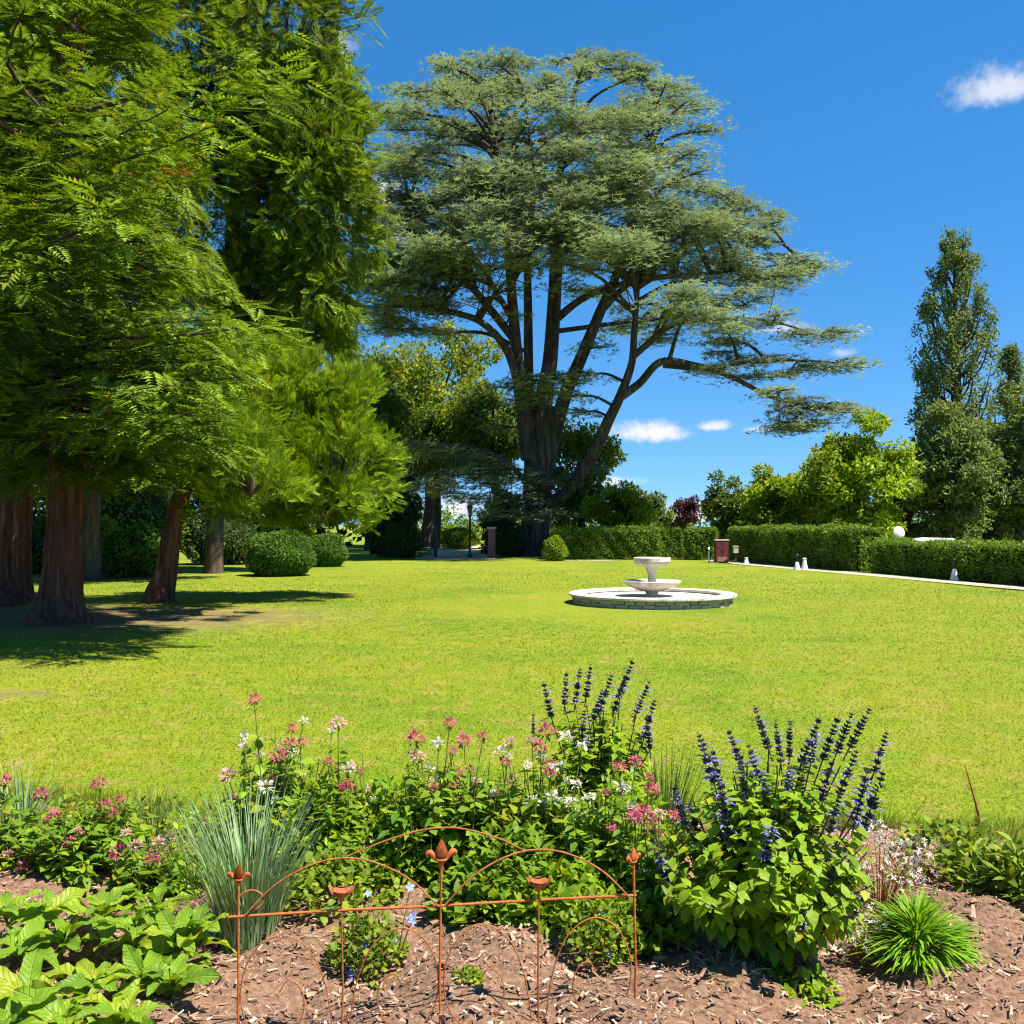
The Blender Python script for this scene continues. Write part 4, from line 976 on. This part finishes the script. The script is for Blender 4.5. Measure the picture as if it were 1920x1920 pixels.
def spike_mesh(nw, violet, seed):
    r = np.random.default_rng(seed); mb = MB().add(*tube([(0, -.25, 0), (0, .5, .01), (0, 1, 0)], [.016, .012, .004], 5), 0)
    cal = np.array([[0, 0, 0], [.3, .5, .14], [-.3, .5, .14], [0, .5, -.24], [0, 1, .0]]); cf = np.array([[0, 1, 2], [0, 3, 1], [0, 2, 3], [1, 4, 2], [3, 4, 1], [2, 4, 3]])
    for k in range(nw):
        y = .02 + .95 * (k + r.uniform(-.3, .3) * (k > 0)) / nw; s = (.135 - .06 * k / nw) * r.uniform(.8, 1.15); m = 6
        a = np.arange(m) * 2 * np.pi / m + k * .5 + r.uniform(-.3, .3, m); dr = np.stack([np.cos(a), np.full(m, .75), np.sin(a)], -1)
        scatter(mb, (cal, cf), np.tile([0, y, 0], (m, 1)), dr, np.array([0, 1.0, 0]), s * r.uniform(.8, 1.2, m), 0)
        q = int(round(violet * m * r.uniform(.3, 1.5)))
        if q and k < nw * .75:
            a = r.uniform(0, 6.28, q); dr = np.stack([np.cos(a), np.full(q, .35), np.sin(a)], -1); pos = np.stack([.05 * np.cos(a), np.full(q, y + .03), .05 * np.sin(a)], -1)
            scatter(mb, blade(.42, 2, .5, .4), pos, dr, np.array([0, 1.0, 0]), .15 * r.uniform(.8, 1.3, q), 1)
    return mb.mesh('flower_spike', [M['calyx'], M['violet']])


SPK = [spike_mesh(11, v, i) for i, v in enumerate((.1, .3, .5, .8, 1.3))]


def salvia(label, px, d, r, hf, spikes, nstem, nleaf, nleafobj, leaf=.065):
    b = base_at(px, d); t = thing('salvia_plant', label, 'salvia', b, 'violet salvias in the bed'); st = MB(); lf = MB()
    jobs = []
    for (x0, y0, x1, y1, dy, var) in spikes:
        tip = P(x0, y0, d + dy); bot = P(x1, y1, d + dy); o = obj('flower_spike', SPK[var], t); L = np.linalg.norm(tip - bot); place(o, bot - b, tip - bot, (rng.normal(), rng.normal(), .2), float(L)); jobs.append((bot, 1))
    for _ in range(nstem):
        a = rng.uniform(0, 6.283); u = math.sqrt(rng.random()); e = b + np.array([r * u * math.cos(a), r * u * math.sin(a), hf * (1.02 - .55 * u * u) * rng.uniform(.8, 1.05)]); jobs.append((e, 0))
    spots = []
    for e, isf in jobs:
        f = b + np.array([rng.normal(0, .05), rng.normal(0, .05), 0]); m = f * .45 + e * .55; m[:2] += (e - f)[:2] * .06; m[2] += .03
        c = catmull([f, m, e], 8); st.add(*tube(c, [.005, .0035, .0025], 4))
        kk = int(nleaf / len(jobs)); tt = rng.uniform(.06 if not isf else .2, 1.0, kk); i = (tt * (len(c) - 1)); ii = np.minimum(i.astype(int), len(c) - 2); p = c[ii] * (1 - (i - ii)[:, None]) + c[ii + 1] * (i - ii)[:, None]
        ax = nrm(e - f); dr = rdir(kk); dr -= ax * (dr @ ax)[:, None]; dr = nrm(dr) + ax * .3 + np.array([0, 0, -.15]); spots.append((p, dr, tt))
    p = np.concatenate([s[0] for s in spots]); dr = np.concatenate([s[1] for s in spots]); tt = np.concatenate([s[2] for s in spots]); n = len(p)
    up = np.array([0, 0, 1.0]) + rdir(n) * .35 + nrm(p - b) * .35; s = leaf * rng.uniform(.6, 1.35, n) * (1.15 - .35 * tt)
    # leaves on the side that shows become parts of their own
    score = (p - b) @ np.array([0, -1, .35]) + .1 * rng.random(n); pick = np.argsort(-score)[:nleafobj]; rest = np.setdiff1d(np.arange(n), pick)
    for i in pick:
        place(obj('leaf', leaf_mesh, t), p[i] - b, dr[i], up[i], float(s[i]))
    scatter(lf, LF_S, p[rest], dr[rest], up[rest], s[rest])
    tag(obj('leafage', lf.mesh('leafage', M['salvia'], True, b), t), kind='stuff'); tag(obj('stems', st.mesh('stems', M['darkstem'], True, b), t), kind='stuff')


salvia('large bushy salvia with many dark violet spikes right of the rusty fence', 1425, 3.62, .42, .68,
       [(1308, 1372, 1338, 1468, 0, 2), (1362, 1362, 1392, 1440, .1, 1), (1412, 1320, 1440, 1405, .15, 0), (1400, 1392, 1428, 1475, -.05, 3), (1452, 1350, 1462, 1430, .2, 0), (1538, 1338, 1500, 1432, .1, 1), (1572, 1338, 1540, 1425, .15, 1), (1598, 1330, 1566, 1412, .05, 0),
        (1632, 1322, 1590, 1402, .1, 0), (1662, 1368, 1636, 1448, 0, 2), (1350, 1458, 1364, 1568, -.12, 1), (1262, 1465, 1284, 1545, .1, 1), (1606, 1402, 1570, 1490, -.05, 2), (1625, 1438, 1600, 1540, -.1, 3), (1655, 1440, 1612, 1560, 0, 2),
        (1588, 1575, 1546, 1655, -.2, 0), (1625, 1650, 1598, 1715, -.15, 2), (1452, 1530, 1432, 1610, -.28, 4), (1530, 1372, 1518, 1430, -.05, 4), (1482, 1430, 1472, 1482, -.1, 4), (1232, 1590, 1258, 1660, -.05, 3), (1480, 1345, 1478, 1420, .25, 0), (1385, 1420, 1398, 1500, .0, 2), (1560, 1420, 1535, 1500, -.1, 1), (1576, 1480, 1552, 1560, -.15, 2), (1334, 1400, 1350, 1480, .18, 1),
        (1290, 1500, 1312, 1575, .12, 2), (1510, 1400, 1498, 1480, .2, 1), (1430, 1440, 1436, 1520, .05, 1), (1518, 1690, 1500, 1740, -.3, 3)], 92, 4300, 220, .066)
salvia('smaller salvia with dark spikes standing behind the pink flowers', 1125, 4.85, .30, .66,
       [(1018, 1275, 1034, 1345, 0, 1), (1062, 1256, 1058, 1322, 0, 1), (1088, 1250, 1078, 1318, .1, 2), (1108, 1244, 1098, 1308, .1, 1), (1148, 1262, 1122, 1335, 0, 2), (1188, 1233, 1162, 1300, .1, 1), (1218, 1274, 1192, 1338, 0, 3), (1228, 1308, 1206, 1385, -.05, 2), (1000, 1335, 1000, 1375, -.1, 1),
        (1096, 1328, 1090, 1398, -.15, 2), (1212, 1338, 1218, 1405, -.1, 1), (1172, 1270, 1150, 1335, .05, 2), (1130, 1290, 1112, 1350, -.05, 2)], 44, 2000, 70, .066)


def head_mesh(seed, mats, n=72):
    r = np.random.default_rng(seed); mb = MB(); d = nrm(r.normal(size=(n, 3))); d[:, 2] = np.abs(d[:, 2]) * .9 - .12; d = nrm(d)
    scatter(mb, blade(.36, 2, .3, .25), d * .42, d + r.normal(0, .25, (n, 3)), np.array([0, 0, 1.0]) + r.normal(0, .3, (n, 3)), .52 * r.uniform(.6, 1.3, n), 0)
    d = nrm(r.normal(size=(9, 3))); d[:, 2] = -np.abs(d[:, 2]) * .35
    scatter(mb, blade(.45, 2, .1, .3), d * .1 - [0, 0, .15], d, np.array([0, 0, 1.0]), .75, 1)
    return mb.mesh('flower_head', mats)


HD = {'p': [head_mesh(i, [M['pinkpetal'], M['balm']]) for i in range(3)], 'f': [head_mesh(5 + i, [M['palepink'], M['balm']]) for i in range(2)], 'w': [head_mesh(9 + i, [M['whitepetal'], M['balm']], 48) for i in range(2)]}


def balm(label, px, d, r, hf, heads, nstem, nleaf, leaf=.055, mat='balm', group='pink flowering clumps in the bed'):
    b = base_at(px, d); t = thing('pink_flower_clump', label, 'flowers', b, group); st = MB(); lf = MB(); jobs = []
    top_ = min(h[1] for h in heads); xs_ = [h[0] for h in heads]
    heads = heads + [(rng.uniform(min(xs_) - 15, max(xs_) + 15), rng.uniform(top_ + 45, top_ + 190), str(rng.choice(['p', 'f', 'w'], p=[.36, .26, .38])), rng.uniform(.5, .95)) for _ in range(len(heads) + 2)]
    for h in heads:
        x, y, kind = h[:3]; s = (h[3] if len(h) > 3 else 1.0); p = P(x, y, d + rng.uniform(-.12, .12)); o = obj('flower_head', HD[kind][rng.integers(len(HD[kind]))], t)
        place(o, p - b, (math.cos(x), math.sin(x), .1), (rng.normal(0, .25), rng.normal(0, .25), 1), float(.042 * s * rng.uniform(.85, 1.15))); jobs.append(p - [0, 0, .012])
    nh = len(jobs)
    for _ in range(nstem):
        a = rng.uniform(0, 6.283); u = math.sqrt(rng.random()); jobs.append(b + np.array([r * u * math.cos(a), r * u * math.sin(a), hf * 1.2 * (1.0 - .4 * u * u) * rng.uniform(.6, 1.1)]))
    for j, e in enumerate(jobs):
        f = b + np.array([(e - b)[0] * .45 + rng.normal(0, .03), (e - b)[1] * .45 + rng.normal(0, .03), 0]); f[2] = bz(f[0], f[1]) - .01; m = f * .5 + e * .5; m[:2] += rng.normal(0, .012, 2)
        c = catmull([f, m, e], 6); st.add(*tube(c, [.004, .003, .002], 4)); kk = max(6, int(1.9 * nleaf / len(jobs))); hi = .93 if j >= nh else .86
        tt = rng.uniform(.1, hi, kk); i = tt * (len(c) - 1); ii = np.minimum(i.astype(int), len(c) - 2); p = c[ii] * (1 - (i - ii)[:, None]) + c[ii + 1] * (i - ii)[:, None]
        dr = rdir(kk) * [1, 1, .35] + [0, 0, .12]; scatter(lf, LF_L if j % 3 else LF_S, p, dr, np.array([0, 0, 1.0]) + rdir(kk) * .45, 1.3 * leaf * rng.uniform(.6, 1.35, kk) * (1.15 - .35 * tt))
    tag(obj('leafage', lf.mesh('leafage', M[mat], True, b), t), kind='stuff'); tag(obj('stems', st.mesh('stems', M['stem'], True, b), t), kind='stuff')


balm('low pink flower clump at the edge of the bed left of the yellow tuft', 25, 4.55, .22, .26, [(10, 1465, 'p'), (80, 1488, 'p'), (5, 1575, 'p'), (20, 1600, 'f', .7)], 22, 420)
balm('low pink flower clump behind the broad leaved plant', 125, 4.35, .24, .27, [(105, 1535, 'p', 1.25), (135, 1580, 'p', 1.1), (85, 1640, 'f', .8), (100, 1668, 'p', .8), (62, 1598, 'p', .6), (150, 1558, 'f', .8)], 26, 520)
balm('low pink flower clump with clustered heads beside the yellow tuft', 215, 4.5, .22, .27, [(190, 1470, 'p', 1.05), (213, 1530, 'p', 1.1), (200, 1512, 'p'), (228, 1498, 'p', .8), (188, 1535, 'p', .9)], 22, 420)
balm('low pink flower clump left of the blue green grass', 285, 4.2, .20, .2, [(225, 1597, 'p'), (290, 1610, 'p', .9), (258, 1585, 'f', .9), (300, 1578, 'f', 1.0), (240, 1560, 'f', .7)], 20, 380)
balm('tall pink and white flower clump rising behind the blue green grass', 510, 4.6, .28, .48, [(478, 1310, 'p', 1.0), (545, 1395, 'p'), (525, 1418, 'p', 1.15), (552, 1412, 'w', 1.1), (430, 1452, 'f', 1.05), (548, 1365, 'p', .8), (570, 1352, 'w', .7), (500, 1475, 'w', 1.1), (470, 1490, 'w'), (545, 1490, 'w', 1.1), (462, 1470, 'w'), (520, 1500, 'w', .9)], 26, 620)
balm('pale pink flower clump between the two tallest pink clumps', 650, 4.5, .26, .40, [(635, 1355, 'f', .9), (655, 1435, 'f'), (650, 1475, 'p', 1.0), (685, 1555, 'p', 1.0), (730, 1550, 'f', .9), (690, 1480, 'f', .8), (622, 1370, 'w', .6)], 30, 720)
balm('pink flower clump left of the tall lily finial', 800, 4.25, .24, .50, [(780, 1385, 'p', 1.2), (843, 1357, 'p', 1.0), (785, 1420, 'f', .9), (822, 1395, 'w', 1.0), (840, 1467, 'p', 1.15), (780, 1500, 'f', .9), (805, 1440, 'w', .8)], 34, 860)
balm('pink flower clump straight behind the lily finial', 880, 4.3, .22, .50, [(870, 1388, 'p', 1.2), (905, 1380, 'p', 1.0), (928, 1490, 'w', .9), (955, 1392, 'f', .9), (965, 1530, 'f', 1.0), (920, 1500, 'w', .8)], 32, 800)
balm('mixed pink and white clump in front of the smaller salvia', 1010, 4.25, .25, .50, [(1025, 1372, 'p', 1.2), (1012, 1400, 'p', 1.1), (998, 1388, 'f', .9), (1030, 1450, 'p', 1.1), (1060, 1385, 'w'), (1090, 1400, 'w', .9), (1035, 1500, 'w', 1.2), (1070, 1505, 'w', 1.1), (1000, 1505, 'w', 1.1), (975, 1588, 'f', 1.0), (940, 1410, 'w', .8), (1048, 1440, 'w', 1.0), (1015, 1520, 'w', .9)], 34, 820)
balm('pink flower clump left of the large salvia', 1150, 4.05, .26, .42, [(1160, 1440, 'p', 1.1), (1190, 1428, 'p', .8), (1162, 1475, 'w', 1.0), (1118, 1580, 'p', 1.25), (1100, 1500, 'w', .9), (1140, 1510, 'f', .8), (1080, 1470, 'w', .8)], 34, 820)
balm('rosy flower clump touching the large salvia', 1222, 3.9, .18, .34, [(1220, 1480, 'p', 1.1), (1205, 1528, 'p', 1.35), (1262, 1530, 'p', .9), (1226, 1562, 'p', 1.2), (1232, 1590, 'f', .9), (1215, 1458, 'p', .8), (1190, 1530, 'p', 1.0), (1240, 1605, 'f', .8)], 22, 460)


def leafy(name, label, px, d, r, h, n, proto, leaf, mat, cat='plant', group=None, flowers=None, upb=.35):
    b = base_at(px, d); t = thing(name, label, cat, b, group); a = rng.uniform(0, 6.283, n); u = np.sqrt(rng.random(n)); z = h * (1 - .6 * u * u) * rng.random(n) ** .6
    p = np.stack([r * u * np.cos(a), r * u * np.sin(a), z], -1); mb = MB(); o = nrm(p + [0, 0, .02])
    scatter(mb, proto, p, o * .5 + rdir(n) * .8 + [0, 0, upb], np.array([0, 0, 1.0]) + rdir(n) * .5 + o * .3, leaf * rng.uniform(.6, 1.4, n))
    st = MB()
    for i in range(0, n, max(1, n // 40)):
        st.add(*tube([(p[i, 0] * .4, p[i, 1] * .4, -.02), p[i] * [.75, .75, .6], p[i]], [.003, .0025, .0015], 4))
    tag(obj('leafage', mb.mesh('leafage', M[mat], True), t), kind='stuff'); tag(obj('stems', st.mesh('stems', M['stem'], True), t), kind='stuff')
    if flowers:
        five = merge_proto([xf(blade(.62, 2, .1, .15, 0, .7, .6), (0, 0, 0), k * 1.2566, 1, .15) for k in range(5)]); fm = MB().add(*five).mesh('flower', M['bluepetal'])
        for x, y, s in flowers:
            q = P(x, y, d + rng.uniform(-.06, .02)) - b; cl = 3 if s > 1 else 1
            for k in range(cl):
                place(obj('flower', fm, t), q + rng.normal(0, .008 * (cl > 1), 3), (math.cos(x + k), math.sin(x + k), .2), (rng.normal(0, .4), -.9, .7), float(.019 * (s if cl == 1 else 1.1)))
            st2 = MB().add(*tube([(q[0] * .7, q[1] * .7, h * .3), q], [.0025, .0015], 4)); obj('flower_stalk', st2.mesh('flower_stalk', M['stem']), t)
    return t


leafy('blue_flower_plant', 'small leafy plant with sky blue flowers behind the left half of the fence', 690, 3.52, .14, .24, 620, LF_O, .026, 'small', 'flowers', None, [(685, 1770, 1.6), (775, 1715, 1.2), (715, 1738, .9), (660, 1825, 1.3), (732, 1828, 1.2), (745, 1757, .7), (583, 1740, .9), (770, 1660, 1.0), (692, 1672, .9), (690, 1900, 1)])
leafy('blue_flower_plant', 'small leafy plant with sky blue flowers inside the last fence scroll', 1125, 3.55, .15, .24, 680, LF_O, .026, 'small', 'flowers', None, [(1148, 1790, 1.5), (1065, 1798, 1.0), (1128, 1710, .9), (1020, 1815, .8), (1122, 1803, .8)])
leafy('ground_cover_plant', 'low yellow green ground cover behind the first fence arch', 640, 4.05, .26, .18, 900, LF_O, .035, 'small')
leafy('ground_cover_plant', 'bright leafy ground cover under the pale pink clump', 720, 4.3, .26, .26, 900, LF_L, .05, 'salvia')
leafy('ground_cover_plant', 'leafy green plant directly behind the middle fence arch', 905, 3.92, .2, .22, 620, LF_S, .06, 'balm')
leafy('ground_cover_plant', 'leafy green plant behind the right fence arch', 1060, 3.85, .2, .20, 620, LF_S, .055, 'salvia')
leafy('ground_cover_plant', 'fresh green sprouts at the foot of the right fence arch', 1100, 3.72, .14, .12, 300, LF_S, .04, 'salvia')
leafy('ground_cover_plant', 'tall lime green leaves left of the pale pink clump', 600, 4.45, .24, .40, 620, LF_L, .06, 'salvia')
leafy('ground_cover_plant', 'lime green leaves between the pale pink clump and the lily finial', 735, 4.5, .22, .42, 620, LF_L, .06, 'salvia')
leafy('ground_cover_plant', 'fresh green leaves below the mixed pink and white clump', 960, 4.02, .24, .34, 760, LF_L, .06, 'balm')
leafy('ground_cover_plant', 'leafy green stems between the smaller salvia and the dark spiky grass', 1170, 4.4, .22, .46, 720, LF_L, .058, 'salvia')
leafy('ground_cover_plant', 'low leaves spreading along the lawn edge behind the yellow tuft', 230, 5.15, .5, .10, 900, LF_L, .045, 'small')
leafy('ground_cover_plant', 'low leaves creeping at the lawn edge behind the thin grass clump', 20, 5.2, .45, .10, 700, LF_L, .045, 'balm')
leafy('ground_cover_plant', 'low green leaves at the back of the bed beside the tall pink clump', 420, 4.9, .32, .16, 600, LF_L, .05, 'salvia')
leafy('weed', 'tiny yellow green weed in the mulch under a fence scroll', 880, 3.28, .05, .035, 150, LF_O, .018, 'small')
leafy('yellow_tuft', 'small yellow leaved tuft among the low pink flowers', 255, 4.75, .09, .16, 260, LF_L, .04, 'yellowleaf')
leafy('yellow_tuft', 'yellow green leafy tuft between low pink clumps', 180, 4.55, .1, .17, 260, LF_L, .045, 'small')
leafy('weed', 'leafy weed clump at the lawn edge right of the pale flowers', 1775, 4.55, .24, .22, 620, LF_S, .05, 'small')
leafy('weed', 'second leafy weed clump beside the bright lance leaved tuft', 1850, 4.2, .2, .15, 420, LF_O, .045, 'small')
leafy('yellow_tuft', 'yellow green bush spilling into the bed from the right', 1935, 4.0, .18, .26, 520, LF_L, .06, 'small')
leafy('ground_cover_plant', 'green filler leaves between the low pink clumps and the grass clump', 345, 4.3, .2, .16, 480, LF_L, .05, 'balm')
leafy('ground_cover_plant', 'low green leaves in front of the pink clump by the large salvia', 1215, 3.72, .16, .2, 420, LF_S, .05, 'balm')
leafy('ground_cover_plant', 'trailing leaves at the foot of the large salvia', 1490, 3.38, .13, .07, 170, LF_S, .04, 'salvia')
leafy('ground_cover_plant', 'low green growth behind the low pink flowers', 80, 4.75, .35, .14, 700, LF_L, .045, 'small')


def airy(label, px, d, r, h, n, mat, s=.011):
    b = base_at(px, d); t = thing('pale_flower_plant', label, 'flowers', b); st = MB(); fl = MB(); four = merge_proto([xf(blade(.5, 2, .1, .1, 0, .7, .6), (0, 0, 0), k * 1.5708, 1, .2) for k in range(4)])
    pos = []
    for _ in range(n):
        a = rng.uniform(0, 6.283); u = math.sqrt(rng.random()); e = np.array([r * u * math.cos(a), r * u * math.sin(a), h * rng.uniform(.35, 1.05) * (1 - .3 * u)]); st.add(*tube(catmull([(e[0] * .2, e[1] * .2, -.02), e * [.55, .55, .62], e], 4), [.002, .0015, .001], 3)); pos += [e + rng.normal(0, .018, 3) for _ in range(4)]
    pos = np.array(pos); m = len(pos); scatter(fl, four, pos, rdir(m), np.array([0, -.5, .6]) + rdir(m) * .8, s * rng.uniform(.7, 1.4, m))
    lf = MB(); q = pos[rng.random(m) < .5] * [.85, .85, .7]; scatter(lf, LF_L, q, rdir(len(q)) + [0, 0, .2], np.array([0, 0, 1.0]) + rdir(len(q)) * .5, .03)
    tag(obj('blossom', fl.mesh('blossom', M[mat]), t), kind='stuff'); tag(obj('stems', st.mesh('stems', M['rustdark'], True), t), kind='stuff'); tag(obj('leafage', lf.mesh('leafage', M['small']), t), kind='stuff')


airy('cloud of pale pink white flowers right of the large salvia', 1645, 3.95, .2, .36, 80, 'whitepetal')
airy('low pale flowers at the foot of the large salvia', 1610, 3.6, .09, .22, 26, 'whitepetal')
airy('pale flowers showing over the bright lance leaved tuft', 1705, 4.3, .15, .26, 40, 'palepink', .012)
airy('creamy flowers behind the first fence arch', 690, 4.35, .13, .24, 22, 'whitepetal', .012)
airy('white flowers between broad leaves and blue green grass', 395, 3.75, .07, .24, 14, 'whitepetal', .013)


def grassclump(label, px, d, r0, h, n, w, lean, mat, arch=.55):
    b = base_at(px, d); t = thing('grass_clump', label, 'ornamental grass', b); mb = MB(); pr = STRIP(5, arch); a = rng.uniform(0, 6.283, n); o = np.stack([np.cos(a), np.sin(a), 0 * a], -1)
    pos = o * (r0 * np.sqrt(rng.random(n)))[:, None] - [0, 0, .02]; yd = np.array([0, 0, 1.0]) + o * (lean * rng.random(n) ** .8)[:, None] + rdir(n) * .08
    L = h * rng.uniform(.6, 1.12, n); scatter(mb, pr, pos, yd, np.array([0, 0, 1.0]) - o * .9 + rdir(n) * .5, L, sx=w / L * rng.uniform(.7, 1.3, n))
    tag(obj('blades', mb.mesh('blades', M[mat], True), t), kind='stuff')


grassclump('dense blue green grass clump behind the left fence post', 470, 3.78, .11, .58, 430, .007, .2, 'bluegrass', .28)
grassclump('thin blue green grass clump at the left edge of the bed', 45, 4.8, .06, .42, 70, .008, .28, 'bluegrass', .25)
grassclump('dark spiky grass clump between the two salvias', 1245, 4.75, .08, .52, 130, .007, .34, 'darkgrass', .1)
grassclump('small dark grass tuft behind the low pink flowers', 285, 4.9, .06, .30, 60, .007, .35, 'darkgrass', .2)
grassclump('fine grass growing at the edge of the bed beside the weeds', 1890, 4.5, .12, .36, 70, .005, .4, 'blade', .35)
grassclump('green grass tuft filling in left of the blue green clump', 370, 4.25, .12, .34, 130, .007, .4, 'darkgrass', .3)
grassclump('small grass shoots at the foot of the large salvia', 1350, 3.38, .08, .16, 16, .004, .8, 'bluegrass', .5)

# bright lance-leaved tuft: arching leaves, those in front as parts
def lance():
    b = base_at(1718, 3.58); t = thing('lance_leaf_tuft', 'bright green mound of narrow lance leaves on the mulch', 'plant', b); n = 760; pr = blade(.085, 4, .25, .38, 0, 1.0, .45); me = MB().add(*pr).mesh('leaf', M['tuft'], True)
    a = rng.uniform(0, 6.283, n); el = rng.random(n) ** .8; o = np.stack([np.cos(a), np.sin(a), 0 * a], -1); pos = o * (.13 * el)[:, None] + np.array([0, 0, 1]) * (rng.random(n) * .16 * (1 - .6 * el))[:, None]
    yd = o * (.25 + .95 * el)[:, None] + np.array([0, 0, 1]) * (1.15 - .9 * el)[:, None] + rdir(n) * .25; L = rng.uniform(.08, .145, n); up = np.array([0, 0, 1.0]) - o * .6 + rdir(n) * .3
    pick = np.argsort(-(pos @ np.array([0, -1, .4]) + rng.random(n) * .06))[:140]; rest = np.setdiff1d(np.arange(n), pick); mb = MB(); scatter(mb, pr, pos[rest], yd[rest], up[rest], L[rest])
    for i in pick:
        place(obj('leaf', me, t), pos[i], yd[i], up[i], float(L[i]))
    tag(obj('leafage', mb.mesh('leafage', M['tuft'], True), t), kind='stuff')


lance()


# broad-leaved plant at the left: every leaf a part
def broad():
    b = base_at(150, 3.25); t = thing('broad_leaved_plant', 'lush plant with broad wavy bright green leaves left of the fence', 'plant', b); lv = []
    for k in range(6):
        n, m = 9, 4; r = np.random.default_rng(40 + k); V = []; F = []
        for i in range(n + 1):
            tt = i / n; w = .19 * (max(0, math.sin(math.pi * min(1, tt ** .8)))) ** .75 + .012; y = tt; zc = .22 * math.sin(tt * 1.5) - (.36 + .12 * math.sin(k)) * tt ** 2
            for j in range(-m, m + 1):
                s = j / m; V.append((s * w + .05 * math.sin(k * 1.3) * tt ** 2, y, zc + .30 * w * abs(s) + .060 * math.sin(tt * 13 + k + s * 2) * s * s * (1 if tt > .1 else 0) - .025 * math.cos(tt * 34 + abs(s) * 5) * abs(s) * w * 2))
        q = 2 * m + 1
        for i in range(n):
            for j in range(q - 1):
                a = i * q + j; F.append([a, a + 1, a + q + 1, a + q])
        mb = MB().add(V, F); lv.append(mb.mesh('leaf', M['bigleaf'], True))
    st = MB(); cen = [(40, 1770), (130, 1740), (200, 1690), (255, 1720), (335, 1745), (60, 1850), (180, 1830), (270, 1820), (120, 1905), (330, 1830), (240, 1900), (10, 1700), (20, 1910), (375, 1730), (300, 1680), (90, 1690)]
    for q, (x, y) in enumerate(cen):
        dd = np.interp(y, [1680, 1910], [3.62, 2.92]); e = P(x, y, dd); f = np.array([e[0] + rng.normal(0, .03), e[1] + rng.normal(0, .04) + .03, 0]); f[2] = bz(f[0], f[1]) - .02; e[2] = max(e[2], .12)
        st.add(*tube(catmull([f - b, (f + e) / 2 - b + [rng.normal(0, .01), 0, 0], e - b], 5), [.007, .006, .004], 6)); k = 9; a0 = rng.uniform(0, 6.28)
        for i in range(k):
            a = a0 + i * 2.4; lev = i / k; o = np.array([math.cos(a), math.sin(a), 0]); p = f * (1 - (.45 + .55 * lev)) + e * (.45 + .55 * lev); L = rng.uniform(.12, .215) * (1.12 - .4 * lev)
            place(obj('leaf', lv[(q + i) % 6], t), p - b, o + [0, 0, .15 + .9 * lev * rng.random()], np.array([0, 0, 1.0]) - o * .25 + rng.normal(0, .3, 3), float(L))
    tag(obj('stems', st.mesh('stems', M['stem'], True), t), kind='stuff')


broad()
# tall dry dock stalk and thin stems at the lawn edge
b = base_at(1838, 4.75); t = thing('dock_stalk', 'single tall brown stalk leaning at the right edge of the bed', 'plant', b)
tip = P(1806, 1432, 4.75) - b; mid = P(1830, 1520, 4.75) - b
obj('stalk', MB().add(*tube(catmull([(0, 0, -.02), mid * .6, mid, tip], 6), [.005, .006, .007, .002], 6)).mesh('stalk', M['rustdark'], True), t)
mb = MB(); n = 46; u = rng.uniform(.15, .62, n); scatter(mb, LF_L, np.outer(u, mid) * 1.2, rdir(n) + [0, 0, .3], rdir(n) + [0, 0, 1], .06 * rng.uniform(.5, 1.2, n)); obj('leafage', mb.mesh('leafage', M['small'], True), t)
